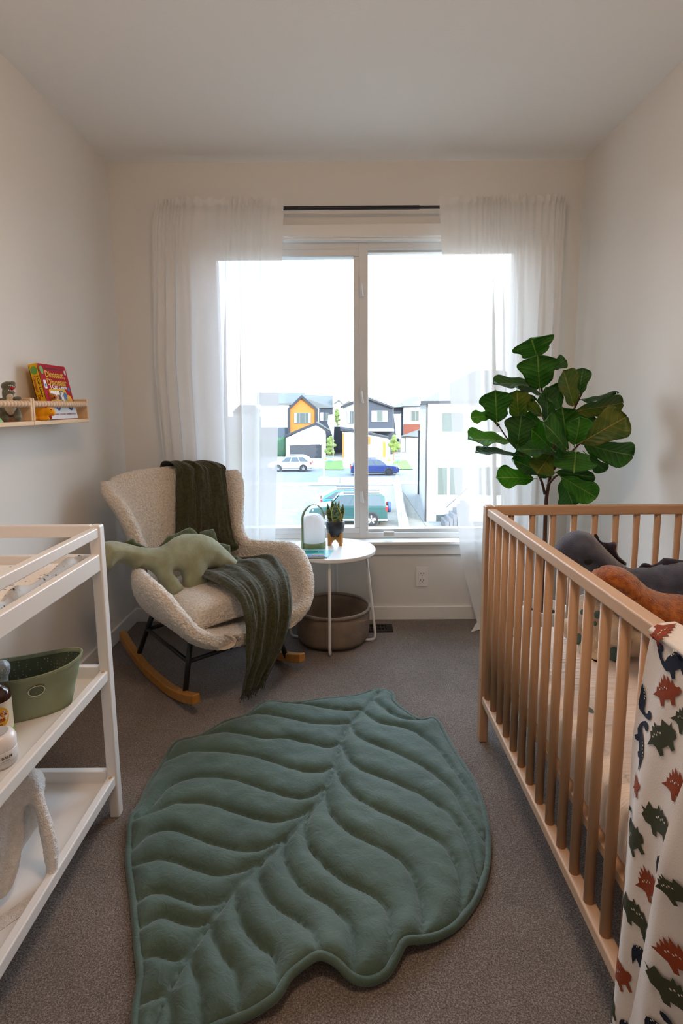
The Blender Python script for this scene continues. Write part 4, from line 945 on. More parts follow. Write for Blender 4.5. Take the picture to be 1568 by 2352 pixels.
for a in ((1532, 1512, .085, -.7, bronto, 0, -1), (1461, 1600, .08, 1.2, bronto, 0), (1466, 1712, .085, .9, bronto, 0, -1), (1534, 1980, .075, -.7, bronto, 0), (1476, 2180, .075, -.6, bronto, 0), (1495, 1452, .06, 1.3, stego, 1), (1520, 1590, .075, -.6, stego, 1), (1456, 1805, .06, -.7, stego, 1), (1560, 1812, .075, -.5, stego, 1), (1500, 2035, .075, -.7, stego, 1), (1438, 2230, .07, -.9, stego, 1), (1515, 1695, .085, -.9, tri, 2), (1520, 1890, .085, -.4, tri, 2, -1), (1464, 1925, .08, -.9, tri, 2), (1468, 2095, .085, -.3, tri, 2, -1), (1412, 2300, .07, -1.1, tri, 2), (1565, 1660, .07, -.4, tri, 2), (1560, 2110, .07, -.5, tri, 2), (1431, 1890, .05, -1.3, bronto, 0), (1424, 2080, .06, -1.2, stego, 1), (1448, 2345, .06, -.5, bronto, 0)): printdino(*a)
for a in ((1560, 2195, .075, -.5, stego, 1, 1, 1), (1548, 2270, .085, -.3, tri, 2, -1, 1), (1562, 2040, .06, -.7, tri, 2, 1, 1), (1520, 2340, .07, -.6, bronto, 0, 1, 1)): printdino(*a)
b.build('dinosaur_print', [pn, pr, po, pw], o, fix=False)

# ------------------------------------------------------------------ quilted leaf rug
k = N('leaf_quilt'); co = k.coord(); n = k.noise(co, 34, 4, .65, 1.0); n2 = k.noise(co, 900, 1)
k.l(k.ramp(k.noise(co, 7, 2), [(.35, lin('#3c5043')), (.65, lin('#465a4c'))]), k.b.inputs['Base Color']); k.b.inputs['Roughness'].default_value = .75; k.b.inputs['Sheen Weight'].default_value = .3
k.bump(k.math('ADD', n, k.math('MULTIPLY', n2, .04)), .45, .008); quilt = k.m
RQ = lambda l: [(280 + x * .5485, 1560 + y * .5485) for x, y in l]
def gz(l): return [tuple(atz(u, v, .012)[:2]) for u, v in RQ(l)]
outline = [(1065, 45), (1130, 58), (1137, 92), (1190, 140), (1255, 184), (1305, 183), (1345, 225), (1405, 325), (1470, 430), (1510, 540), (1530, 640), (1530, 760), (1500, 880), (1440, 980), (1370, 1050), (1260, 1110), (1185, 1130), (1148, 1185), (1105, 1240), (1030, 1272), (960, 1268), (900, 1230), (830, 1213), (770, 1238), (700, 1285), (655, 1355), (590, 1392), (480, 1425), (380, 1460), (270, 1530), (180, 1620), (90, 1700), (45, 1600), (50, 1500), (60, 1360), (78, 1250), (68, 1150), (60, 1050), (45, 900), (25, 750), (30, 690), (40, 600), (80, 520), (120, 430), (175, 350), (228, 278), (330, 240), (430, 180), (520, 155), (600, 108), (710, 103), (850, 85), (980, 70)]
midrib = [(1072, 62), (1010, 142), (950, 207), (915, 275), (893, 368), (858, 455), (815, 535), (750, 605), (690, 680), (595, 765), (480, 885), (380, 1015), (290, 1150), (190, 1330), (120, 1500), (70, 1650)]
seams = [[(1010, 137), (900, 135), (800, 117), (715, 105)], [(950, 192), (880, 196), (790, 190), (700, 170), (600, 155), (522, 158)], [(915, 275), (870, 293), (800, 280), (700, 255), (600, 255), (500, 235), (420, 228), (340, 242)],
 [(890, 372), (830, 395), (740, 390), (620, 350), (520, 325), (400, 310), (280, 315), (180, 350)], [(856, 460), (790, 500), (720, 507), (600, 470), (480, 430), (380, 418), (280, 425), (180, 470), (84, 590)],
 [(805, 545), (720, 590), (630, 605), (520, 580), (400, 540), (320, 525), (220, 530), (130, 570), (50, 612)], [(690, 675), (600, 715), (510, 730), (420, 710), (330, 680), (240, 645), (170, 640), (100, 670), (35, 722)],
 [(595, 767), (520, 805), (420, 830), (340, 815), (240, 780), (150, 762), (40, 790)], [(485, 883), (420, 940), (340, 955), (250, 930), (180, 905), (120, 905), (50, 945)], [(380, 1015), (320, 1040), (250, 1030), (190, 1005), (140, 1010), (62, 1060)],
 [(286, 1155), (230, 1185), (180, 1175), (140, 1162), (70, 1172)], [(190, 1330), (150, 1340), (65, 1370)],
 [(1050, 90), (1100, 130), (1170, 172), (1255, 184)], [(1015, 145), (1080, 190), (1180, 210), (1260, 250), (1330, 310), (1400, 400), (1490, 520)], [(960, 195), (975, 230), (1020, 265), (1100, 295), (1200, 340), (1300, 400), (1390, 480), (1440, 570), (1525, 690)],
 [(918, 275), (950, 340), (1000, 385), (1090, 420), (1160, 450), (1250, 490), (1340, 550), (1410, 620), (1455, 710), (1500, 860)], [(893, 372), (910, 420), (960, 485), (1040, 540), (1150, 590), (1260, 650), (1340, 700), (1395, 780), (1422, 880), (1425, 985)],
 [(858, 465), (862, 540), (900, 605), (980, 665), (1080, 715), (1170, 770), (1220, 840), (1250, 930), (1260, 1010), (1255, 1105)], [(790, 570), (765, 620), (780, 700), (830, 770), (920, 850), (1020, 900), (1090, 950), (1125, 1040), (1115, 1225)],
 [(690, 680), (680, 750), (710, 830), (770, 900), (860, 950), (930, 1020), (970, 1110), (970, 1262)], [(592, 767), (575, 830), (600, 910), (660, 975), (740, 1030), (800, 1100), (830, 1212)], [(480, 888), (480, 960), (510, 1050), (580, 1130), (640, 1190), (662, 1345)],
 [(378, 1018), (380, 1080), (420, 1160), (470, 1230), (492, 1310), (485, 1422)], [(287, 1152), (300, 1230), (330, 1310), (333, 1490)], [(188, 1332), (208, 1420), (210, 1590)]]
poly = [tuple(p) for p in smoothpoly(gz(outline), 3)]
segA, segB = [], []
for l in [midrib] + seams:
    q = smoothpoly(gz(l), 3, False)
    for p, r in zip(q, q[1:]): segA.append(p); segB.append(r)
P, F, D = fill2d(poly, .0075)
ds = segdist(P, np.array(segA), np.array(segB)); dd = np.minimum(ds, np.maximum(D, 0))
puff = .027 * np.sqrt(np.clip(1 - (1 - np.clip(dd / .045, 0, 1)) ** 2, 0, 1)) * (1 - .35 * np.exp(-(np.maximum(D, 0) / .02)))
wave = []
lifts = [(gz([(830, 1213)])[0], .035, .09), (gz([(1185, 1130)])[0], .022, .08), (gz([(655, 1355)])[0], .018, .07), (gz([(225, 280)])[0], .012, .08), (gz([(1305, 185)])[0], .018, .08), (gz([(40, 610)])[0], .016, .06), (gz([(600, 108)])[0], .012, .08)]
def rise(x, y): return sum(h * math.exp(-((x - c[0]) ** 2 + (y - c[1]) ** 2) / (2 * s * s * .36)) for c, h, s in lifts)
vs = [(p[0], p[1], .006 + h + rise(*p) + .0035 * noise.noise(V((p[0] * 22, p[1] * 22, 0)))) for p, h in zip(P, puff)]
n0 = len(vs); base = [(p[0], p[1], .0015 + rise(*p) * .92) for p in P]
o = empty('leaf_rug', (P[:, 0].mean(), P[:, 1].mean(), 0), 'quilted dark green leaf shaped play mat lying on the carpet', 'rug')
b = MB(); b.add(vs, F); b.add(base, [f[::-1] for f in F]); b.build('quilted_top', quilt, o, smooth=True)
MB().tube([(x, y, .0095 + rise(x, y)) for x, y in poly], .0095, 8, closed=True).build('edge_piping', quilt, o, smooth=True)
b = MB()
for l in [midrib] + seams: b.tube([(x, y, .0078 + rise(x, y)) for x, y in smoothpoly(gz(l), 3, False)], .0011, 5)
b.build('stitching', mat('thread_green', '#2c3a31', .8), o, smooth=True)

# ------------------------------------------------------------------ fiddle leaf fig
FY = 2.32
FB = V((at(1250, 1400, FY).x, FY, 0))
fig = empty('fiddle_leaf_fig', FB, 'tall fiddle leaf fig in a white planter behind the crib by the right curtain', 'plant')
MB().lathe([(0, 0), (.082, 0), (.086, .004), (.098, .33), (.098, .338), (.094, .34), (.0915, .336), (.0905, .295), (0, .295)], FB, 48).build('planter', mat('planter_white', '#e4e3de', .4), fig, smooth=True)
MB().lathe([(.0905, .296), (.05, .303), (0, .305)], FB, 24).build('soil', mat('dark_soil', '#17110e', .95, bs=120, bstr=.9, bd=.01), fig, smooth=True)
bark = mat('fig_bark', '#4a342a', .85, '#5d4436', 40, 90, .6, .004, stretch=(1, 1, .3))
def path(l): return [at(u, v, FY + d) for u, v, d in l]
trunk = [(1248, 1425, 0), (1249, 1330, .0), (1251, 1230, 0), (1254, 1150, 0), (1262, 1100, 0), (1270, 1045, 0), (1265, 985, 0), (1252, 930, 0), (1243, 890, 0), (1238, 850, -.01), (1236, 820, -.02)]
MB().tube(smoothpoly([tuple(p) for p in path(trunk)], 4, False), [.0105 - .0085 * (i / 41) ** .9 for i in range(41)], 10).build('trunk', bark, fig, smooth=True)
for l in ([(1251, 1135, 0), (1243, 1105, 0), (1232, 1085, -.01), (1205, 1050, -.02), (1180, 1025, -.03), (1165, 1008, -.04), (1140, 970, -.05)], [(1265, 1085, 0), (1285, 1062, -.02), (1315, 1035, -.05), (1335, 1015, -.07), (1352, 1005, -.08)], [(1270, 1030, 0), (1300, 975, -.01), (1320, 935, -.02), (1335, 905, -.02), (1342, 892, -.02)], [(1257, 1115, 0), (1275, 1095, -.03), (1290, 1088, -.05)], [(1190, 1035, -.03), (1195, 990, -.06), (1200, 975, -.06)], [(1145, 978, -.05), (1130, 962, -.05)]):
    q = smoothpoly([tuple(p) for p in path(l)], 4, False); MB().tube(q, [.006 - .0038 * i / len(q) for i in range(len(q))], 8).build('branch', bark, fig, smooth=True)
def leafmat(name, a, c, vein):
    k = N(name); uv = k.n('ShaderNodeTexCoord'); se = k.n('ShaderNodeSeparateXYZ'); k.l(uv.outputs['UV'], se.inputs[0])
    u, w = se.outputs[0], se.outputs[1]; s = k.math('ABSOLUTE', k.math('SUBTRACT', w, .5))
    mid = k.math('LESS_THAN', s, .018)
    ph = k.math('MULTIPLY', k.math('SUBTRACT', u, k.math('MULTIPLY', s, .55)), 7.0); fx = k.math('FRACT', ph); sv = k.math('LESS_THAN', k.math('ABSOLUTE', k.math('SUBTRACT', fx, .5)), .035)
    v_ = k.math('MAXIMUM', mid, k.math('MULTIPLY', sv, .6))
    base = k.ramp(k.noise(k.coord(), 16, 4, .6), [(.35, lin(a)), (.62, lin(c))])
    mx = k.n('ShaderNodeMix'); mx.data_type = 'RGBA'; k.l(v_, mx.inputs[0]); k.l(base, mx.inputs[6]); mx.inputs[7].default_value = lin(vein); k.l(mx.outputs[2], k.b.inputs['Base Color'])
    k.b.inputs['Roughness'].default_value = .42; k.b.inputs['Specular IOR Level'].default_value = .4
    k.bump(k.math('ADD', k.math('MULTIPLY', v_, -.6), k.math('MULTIPLY', k.math('ABSOLUTE', k.math('SUBTRACT', fx, .5)), -.8)), .7, .004)
    t = k.n('ShaderNodeBsdfTranslucent'); t.inputs[0].default_value = lin('#4d9a1e'); sh = k.n('ShaderNodeMixShader'); sh.inputs[0].default_value = .28
    k.l(k.b.outputs[0], sh.inputs[1]); k.l(t.outputs[0], sh.inputs[2]); k.l(sh.outputs[0], k.out.inputs[0]); return k.m
lm = [leafmat('fig_leaf', '#2d5a1c', '#3f7a2c', '#8fb058'), leafmat('fig_leaf_dark', '#244a1e', '#356428', '#7ba052'), leafmat('fig_leaf_bright', '#37801c', '#4ea02a', '#9cc258'), leafmat('fig_leaf_mottled', '#33591a', '#6f7a2c', '#a8984e')]
WP = [(0, .10), (.06, .26), (.15, .50), (.28, .66), (.42, .66), (.55, .76), (.70, .98), (.80, 1.0), (.90, .82), (.96, .52), (1, .06)]
def leaf(b0, t0, hw, db, dt, m=0, true=None, curl=.12, side=1, seed=0):
    A, B = at(1060 + b0[0] / 3.36, 760 + b0[1] / 3.36, FY + db), at(1060 + t0[0] / 3.36, 760 + t0[1] / 3.36, FY + dt)
    d = B - A; L = d.length; d.normalize(); view = (EYE - (A + B) / 2).normalized()
    n = (view - d * view.dot(d)).normalized(); sx = d.cross(n)
    ap = 1.12 * hw / 3.36 * (FY / FPX); W = true or max(ap, L * .34); tilt = math.acos(min(1, ap / W)) * side
    n2 = n * math.cos(tilt) + sx * math.sin(tilt); s2 = d.cross(n2); rnd = random.Random(seed); ph = rnd.uniform(0, 6)
    b = MB(); uv = []; NT, NW = 22, 12; rows = []
    for i in range(NT + 1):
        t = i / NT; w = W * np.interp(t, [p[0] for p in WP], [p[1] for p in WP]) * (1 + .03 * math.sin(17 * t + ph)); row = []
        for j in range(NW + 1):
            q = -1 + 2 * j / NW
            cup = .22 * W * (abs(q) ** 1.5) * (.5 + .5 * t) + .05 * W * q * q * math.sin(13 * t + ph + (q > 0) * 2)
            row.append(A + d * (L * t) + s2 * (q * w) + n2 * (cup - curl * L * (t - .4) ** 2 * 1.2 + .02 * L * math.sin(3 * t + ph)))
            uv.append((t, .5 + q / 2))
        rows.append(row)
    b.grid(rows); b.uv = uv; b.tube([A - d * .02, A, A + d * L * .1], [.0018, .0022, .0012], 6); b.uv += [(.0, .5)] * 18
    b.build('leaf', lm[m], fig, smooth=True, solid=.0007, fix=False)
LV = [((580, 195), (535, 52), 140, -.02, -.06, 0), ((600, 440), (585, 185), 130, -.03, -.12, 0), ((690, 285), (800, 225), 52, .02, .04, 1, None, .1), ((585, 430), (250, 388), 36, .0, -.04, 1, .06), ((610, 495), (412, 418), 32, .02, .0, 1, .05), ((868, 580), (790, 305), 72, -.04, -.10, 3, None, .1), ((905, 492), (935, 288), 62, -.02, -.03, 1),
 ((660, 680), (660, 440), 62, -.05, -.12, 1), ((760, 600), (690, 430), 55, -.03, -.10, 0), ((745, 480), (765, 412), 45, .06, .08, 0), ((270, 705), (260, 462), 108, -.06, -.14, 0), ((440, 690), (425, 460), 85, -.04, -.08, 3), ((225, 655), (70, 668), 46, -.05, -.06, 2), ((365, 860), (55, 815), 50, -.05, -.10, 2, .07), ((430, 895), (460, 650), 98, -.10, -.17, 1), ((445, 965), (108, 930), 26, -.04, -.06, 1, .06), ((550, 1140), (272, 1125), 78, -.04, -.06, 2),
 ((690, 950), (585, 1095), 92, -.06, -.16, 3), ((700, 930), (432, 905), 58, -.05, -.14, 0), ((700, 915), (545, 760), 78, -.08, -.17, 2), ((820, 920), (635, 705), 70, -.10, -.20, 0), ((872, 872), (915, 670), 80, -.09, -.19, 2), ((915, 865), (1275, 660), 118, -.08, -.12, 3), ((950, 880), (1320, 965), 95, -.06, -.08, 0), ((890, 620), (1245, 560), 78, -.04, -.06, 3), ((930, 528), (1196, 484), 26, -.02, -.02, 1, .06), ((810, 860), (775, 590), 98, -.06, -.13, 0), ((880, 930), (865, 1092), 135, -.08, -.18, 0), ((960, 950), (1108, 1085), 48, -.04, -.05, 1), ((730, 1090), (1030, 1140), 55, -.05, -.12, 1),
 ((775, 1130), (1040, 1290), 85, -.06, -.10, 2), ((780, 1140), (860, 1345), 92, -.02, .02, 0), ((612, 655), (478, 530), 48, -.02, -.04, 3), ((605, 735), (505, 630), 40, -.02, .0, 1), ((685, 1115), (395, 985), 72, -.03, -.06, 0), ((592, 542), (465, 478), 15, .0, -.02, 1, .04), ((268, 838), (168, 902), 12, -.02, -.02, 1, .03), ((640, 700), (700, 600), 60, .05, .1, 1), ((700, 860), (800, 700), 90, .06, .1, 1), ((560, 900), (470, 790), 60, .06, .1, 1), ((760, 1000), (640, 900), 90, .04, .02, 1), ((900, 760), (1000, 640), 80, .02, .0, 1)]
for i, a in enumerate(LV): leaf(*a, seed=i)
# ------------------------------------------------------------------ the street outside
GZ = -5.8
concrete = mat('concrete_light', '#7d7a74', .9, '#89857e', 3); asphalt = mat('asphalt', '#5a5b5e', .9, '#646568', 2); gravel = mat('gravel_grey', '#5e5d5b', .95, '#716f6c', 12, 30, .6, .03); lotm = mat('lot_dirt', '#676259', .95, '#726c63', 2)
grass = mat('lawn', '#3f5420', .95, '#52662c', 6); drygrass = mat('dry_field', '#66644a', .95, '#727052', .5)
roofm = mat('roof_shingle', '#4d4c48', .9, '#585752', 9); fascia = mat('fascia_dark', '#28292d', .7); wh = mat('stucco_white', '#eeece8', .8); lg = mat('stucco_grey', '#8b8b88', .8); dkw = mat('siding_slate', '#2b313a', .7); orw = mat('siding_orange', '#9c6024', .7); brick = mat('siding_red', '#643629', .8); wing = mat('window_glassy', '#4a504c', .5, spec=.1); winw = mat('blind_white', '#e6e4e0', .7); garagew = mat('garage_white', '#efeeee', .6); garaged = mat('garage_dark', '#333437', .6); fencem = mat('fence_blue_grey', '#39414a', .8); lapm = mat('siding_lap_grey', '#a9adb0', .8)
def S_(o): return tag(o, kind='structure')
S_(MB().box((-160, 3.3, GZ - .5), (160, 400, GZ)).build('ground_lot', lotm))
def patch_px(name, m, pts, z): return S_(MB().prism([atz(u, v, GZ + z) for u, v in pts], (0, 0, .005)).build(name, m))
S_(MB().box((-90, 50.5, GZ), (60, 62, GZ + .03)).build('street', asphalt))
S_(MB().box((-90, 62, GZ), (60, 64.5, GZ + .09)).build('sidewalk', concrete)); S_(MB().box((-90, 48.7, GZ), (60, 50.5, GZ + .08)).build('sidewalk', concrete))
S_(MB().box((-12, 64.5, GZ), (14, 80, GZ + .05)).build('driveways', concrete))
tag(MB().box((-70, 64.5, GZ), (-12, 132, GZ + .06)).build('field_grass', drygrass), kind='stuff')
tag(MB().prism([atz(u, v, GZ + .08) for u, v in ((745, 1079), (789, 1079), (786, 1058), (748, 1060))], (0, 0, .03)).build('lawn_grass', grass), kind='stuff')
tag(MB().prism([atz(u, v, GZ + .08) for u, v in ((893, 1078), (948, 1078), (933, 1057), (905, 1060))], (0, 0, .03)).build('lawn_grass', grass), kind='stuff')
S_(MB().prism([(4.9, 31, GZ), (8, 31, GZ), (8, 50.4, GZ), (5.0, 50.4, GZ)], (0, 0, .04)).build('gravel_strip', gravel))
def pp(b, pts, Y, dep, mi=0): b.prism([at(u, v, Y) for u, v in pts], (0, dep, 0), mi); return b
def part(parent, name, m, pts, Y, dep, bevel=0): return pp(MB(), pts, Y, dep).build(name, m, parent)
def window(parent, u0, v0, u1, v1, Y, n=2, blinds=()):
    fo = pp(MB(), [(u0, v0), (u1, v0), (u1, v1), (u0, v1)], Y - .06, .10).build('window', mat('window_frame_grey', '#6a6b6a', .7), parent)
    b = MB(); w = (u1 - u0) / n
    for i in range(n): pp(b, [(u0 + w * i + .9, v0 + 1), (u0 + w * (i + 1) - .5, v0 + 1), (u0 + w * (i + 1) - .5, v1 - 1), (u0 + w * i + .9, v1 - 1)], Y - .08, .03)
    b.build('pane', wing, fo)
    if blinds:
        b = MB()
        for a, c in blinds: pp(b, [(u0 + a * (u1 - u0), v0 + 1.2), (u0 + c * (u1 - u0), v0 + 1.2), (u0 + c * (u1 - u0), v1 - 1.2), (u0 + a * (u1 - u0), v1 - 1.2)], Y - .10, .02)
        b.build('blind', winw, fo)
# house with the orange gable
Y = 80
A = empty('house', (at(700, 1057, Y).x, Y, GZ), 'house with an orange gable and a white front garage left of the window mullion', 'house')
part(A, 'left_wing', wh, [(600, 929), (664, 929), (664, 1057), (600, 1057)], Y, 8)
b = MB(); P = [at(590, 930, Y - .5), at(700, 930, Y - .5), at(700, 906, Y + 5), at(590, 906, Y + 5)]; b.prism(P, (0, .1, .25)); b.build('left_roof', roofm, A)
part(A, 'right_wing', dkw, [(722, 937), (765, 937), (765, 1057), (722, 1057)], Y + .3, 8)
b = MB(); P = [at(722, 938, Y), at(766, 937, Y), at(765, 912, Y + 5), at(693, 910, Y + 5), at(693, 912, Y + 1)]; b.prism(P, (0, .1, .22)); b.build('right_roof', roofm, A)
part(A, 'end_wall', wh, [(764, 913), (766.5, 937), (767, 972), (764, 1057)], Y + .2, 6)
part(A, 'corner_board', wh, [(728, 938), (732, 938), (732, 1000), (728, 1000)], Y - .1, .3)
part(A, 'gable', orw, [(664.5, 939), (692.5, 913), (724.5, 939), (724.5, 1057), (664.5, 1057)], Y - 1.5, 6)
b = MB()
for l in ([(660, 938), (692.5, 907), (729, 939), (729, 1000), (723.5, 1000), (723.5, 940), (692.5, 914.5), (665.5, 940), (665.5, 1003), (660, 1003)],): pp(b, l, Y - 1.9, 6)
b.build('gable_trim', fascia, A)
window(A, 675, 948, 713.5, 972.5, Y - 1.55, 3, ((.02, .15), (.88, .98))); window(A, 735, 947, 742.5, 967, Y + .25, 1, ((.1, .9),)); window(A, 745, 948, 756, 967, Y + .25, 2)
Y = 74.5
gA = part(A, 'garage', wh, [(657.5, 1006), (725, 974), (746.5, 990), (746.5, 1057), (657.5, 1057)], Y, 4)
b = MB(); pp(b, [(652.5, 1005), (652.5, 1000.5), (725.5, 970.5), (755.5, 990), (755.5, 994), (725.5, 976.5)], Y - .3, 5); b.build('garage_roof', fascia, A)
b = MB(); b.prism([at(725.5, 970.5, Y - .3), at(757, 989.5, Y - .3), at(757, 988.5, Y + 3), at(731, 971, Y + 3)], (0, 0, .12)); b.build('garage_shingles', roofm, A)
part(A, 'garage_trim', lg, [(656, 1006), (660, 1004), (660, 1058), (656, 1058)], Y - .05, .3)
part(A, 'garage_door', garaged, [(664.5, 1023), (738, 1020), (738, 1058), (664.5, 1058)], Y - .05, .12)
for u in (735.5, 743.5): part(A, 'wall_light', wh, [(u - 1.5, 1018), (u + 1.5, 1018), (u + 1.5, 1022), (u - 1.5, 1022)], Y - .3, .3)
# slate house
Y = 80
Bh = empty('house', (at(850, 1057, Y).x, Y, GZ), 'slate grey house with a long sloping roof behind the blue car', 'house')
part(Bh, 'light_wall', lg, [(787, 935), (840, 915), (840, 1057), (787, 1057)], Y, 7); part(Bh, 'slate_wall', dkw, [(838, 913), (901.5, 937), (901.5, 1057), (838, 1057)], Y - .3, 7)
b = MB(); pp(b, [(781, 938), (781, 933.5), (838, 910), (904.5, 934), (904.5, 938), (838, 915)], Y - .8, 8); b.build('roof_edge', fascia, Bh)
b = MB(); b.prism([at(838, 910, Y - .8), at(905, 934, Y - .8), at(905, 931, Y + 6), at(841, 906, Y + 6)], (0, 0, .1)); b.build('roof', roofm, Bh)
window(Bh, 797, 944, 816, 973.5, Y - .02, 2, ((.02, .28),)); window(Bh, 852.5, 943, 890.5, 969, Y - .32, 3, ((.02, .3), (.72, .98)))
part(Bh, 'porch_roof', lg, [(782, 986), (905, 985.5), (905, 991), (782, 990)], Y - 2, 2)
Y = 75
part(Bh, 'garage', wh, [(786, 993), (812, 993), (891, 1005), (891, 1058), (786, 1058)], Y, 5)
b = MB(); pp(b, [(781, 989), (781, 983.5), (850, 994), (893, 1004), (893, 1008), (850, 999.5)], Y - .4, 6); b.build('garage_roof', fascia, Bh)
part(Bh, 'garage_end', lg, [(886, 1010), (896, 1012), (896, 1055), (886, 1055)], Y + .1, 4)
part(Bh, 'orange_pillar', orw, [(786, 995), (790, 995), (790, 1058), (786, 1058)], Y - .06, .2); part(Bh, 'orange_panel', orw, [(843, 1002), (851, 1003.5), (851, 1021), (843, 1021)], Y - .06, .2); part(Bh, 'orange_panel', orw, [(879, 1014), (885.5, 1016), (885.5, 1056), (879, 1056)], Y - .06, .2)
part(Bh, 'garage_door', garagew, [(794, 1023), (877, 1022), (877, 1058), (794, 1058)], Y - .08, .15)
# brick banded house
Y = 89
Ch = empty('house', (at(940, 1057, Y).x, Y, GZ), 'white house with a red lower band and hipped grey roof left of the white building', 'house')
part(Ch, 'side_wall', dkw, [(904, 936), (927, 933), (927, 1057), (904, 1057)], Y + .5, 6); part(Ch, 'front_wall', wh, [(926.5, 933), (975, 933), (975, 1057), (926.5, 1057)], Y - .2, 6)
part(Ch, 'red_band', brick, [(926.5, 974), (975, 974), (975, 1000), (926.5, 1000)], Y - .3, .3)
b = MB(); b.add([at(901, 935.5, Y - 1), at(980, 932, Y - 1), at(980, 932, Y + 8), at(903, 934, Y + 8), at(940, 912, Y + 3.5), at(985, 910, Y + 3.5)], [(0, 1, 5, 4), (1, 2, 5), (2, 3, 4, 5), (3, 0, 4), (3, 2, 1, 0)]); b.build('roof', roofm, Ch)
part(Ch, 'gutter', fascia, [(923, 933), (978, 931.5), (978, 934), (923, 935.5)], Y - 1, .2); window(Ch, 936.5, 943, 962, 967.5, Y - .3, 3, ((.05, .25),))
Y = 84
part(Ch, 'garage', wh, [(932, 1005), (975, 1005), (975, 1062), (932, 1062)], Y, 5); part(Ch, 'garage_side', lg, [(921, 1003), (933, 1005), (933, 1058), (921, 1050)], Y + .3, 3)
b = MB(); b.add([at(920, 1001, Y - .5), at(985, 1005, Y - .5), at(985, 985, Y + 4), at(962, 986, Y + 4), at(926, 1000, Y + 4)], [(0, 1, 2, 3), (0, 3, 4), (4, 3, 2, 1, 0)]); b.build('garage_roof', roofm, Ch)
part(Ch, 'garage_door', garagew, [(935, 1020), (972, 1020), (972, 1062), (935, 1062)], Y - .06, .1)
# far roofs
for Y, u0, u1, va, vb, lab in ((130, 766, 790, 921, 917, 'small far white gabled house above the fence between the two front houses'), (150, 791, 812, 924, 920, 'small far pale roofed house beside the mullion, above the slate house')):
    o = empty('house', (at((u0 + u1) / 2, 950, Y).x, Y, GZ), lab, 'house', 'far houses')
    part(o, 'wall', wh, [(u0, 930), (u0, 925), (u0 + (u1 - u0) * .55, va), (u1, 929), (u1, 1000), (u0, 1000)], Y, 8)
    part(o, 'roof', roofm, [(u0 - 2, 928), (u0 + (u1 - u0) * .5, vb), (u1 + 1, 930), (u1, 932), (u0 + (u1 - u0) * .52, va + 1), (u0 - 1, 930)], Y - .5, 9)
for u, lab in ((560, 'far house seen faintly through the left curtain'), (470, 'farther left house seen faintly through the left curtain')):
    o = empty('house', (at(u, 950, 140).x, 140, GZ), lab, 'house', 'far houses'); part(o, 'wall', lg, [(u - 25, 945), (u + 25, 945), (u + 25, 1000), (u - 25, 1000)], 140, 8); part(o, 'roof', roofm, [(u - 28, 947), (u - 10, 930), (u + 12, 930), (u + 28, 947)], 139, 10)
# fence and hedge
o = MB(); 
for u0, u1 in ((600, 663), (766, 790)): pp(o, [(u0, 982), (u1, 982), (u1, 1003), (u0, 1003)], 83, .2)
o = MB(); pp(o, [(600, 982), (663, 982), (663, 1057), (600, 1057)], 79, .2); S_(o.build('fence_left', fencem))
o = MB(); pp(o, [(764, 980), (792, 980), (792, 1057), (764, 1057)], 84, .2); S_(o.build('fence_middle', fencem))
o = MB(); rnd = random.Random(3); r0 = []
vs, fs = blobs([((at(600 + i * 5.2, 1030, 77.5).x, 77.5, GZ + 1.2 + rnd.uniform(-.1, .3)), (.55, .5, 1.5)) for i in range(11)], .16, 2); o.add(vs, fs)
tag(o.build('hedge', mat('hedge_green', '#22402a', .95, '#2f5032', 5), smooth=True, disp=(.3, .2)), 'dark green hedge left of the white garage', 'hedge')
# trees
leafg = mat('tree_leaves_y', '#4d5a2a', .9, '#626f38', 4)
def tree(u, v0, v1, vb, wpx, Y, lab, m=leafg, seed=1):
    base = at(u, vb, Y); top = at(u, v0, Y); bot = at(u, v1, Y); H = top.z - bot.z; w = wpx / FPX * Y / 2; rnd = random.Random(seed)
    o = empty('tree', base, lab, 'tree', 'young trees in front of the houses')
    MB().tube([base, bot + V((0, 0, H * .5))], [.09, .05], 8).build('trunk', mat('trunk_brown', '#7b5a40', .9), o)
    q = []
    for i in range(26):
        t = rnd.uniform(.05, .98); a = rnd.uniform(0, 2 * PI); r = w * (.25 + .75 * math.sin(PI * min(1, .2 + t * .85))) * rnd.uniform(.35, .85)
        q.append(((base.x + r * math.cos(a), base.y + r * math.sin(a), bot.z + H * t), tuple(rnd.uniform(.22, .38) * w for _ in range(3))))
    q.append(((base.x, base.y, bot.z + H * .5), (w * .5, w * .5, H * .42)))
    vs, fs = blobs(q, .07, 1); MB().add(vs, fs).build('crown', m, o, smooth=False, disp=(.12, .14))
tree(758.5, 1003, 1044, 1054, 29, 72, 'young tree on the lawn beside the white garage'); tree(904.5, 1001, 1040, 1062, 31, 70, 'young tree on the lawn in front of the slate house', seed=2)
tree(774, 936, 978, 1000, 16, 100, 'tree far behind the fence between the two front houses', seed=3)
def shrub(u, v, w, Y, lab, m):
    p = at(u, v, Y); r = w / FPX * Y / 2; vs, fs = blobs([(p + V((r * dx, 0, r * dz + .1)), (r * .6, r * .5, r * .6)) for dx, dz in ((-.5, .3), (0, .6), (.5, .3))], .06, 1)
    tag(MB().add(vs, fs).build('shrub', m, disp=(.1, .08)), lab, 'shrub', 'shrubs by the lawns')
ylw = mat('shrub_yellow', '#7f7d2c', .9, '#8f8c3c', 6)
shrub(749, 1060, 9, 72, 'yellow green shrub under the tree by the white garage', ylw); shrub(893, 1060, 8, 70, 'yellow green shrub left of the tree by the slate house', ylw)
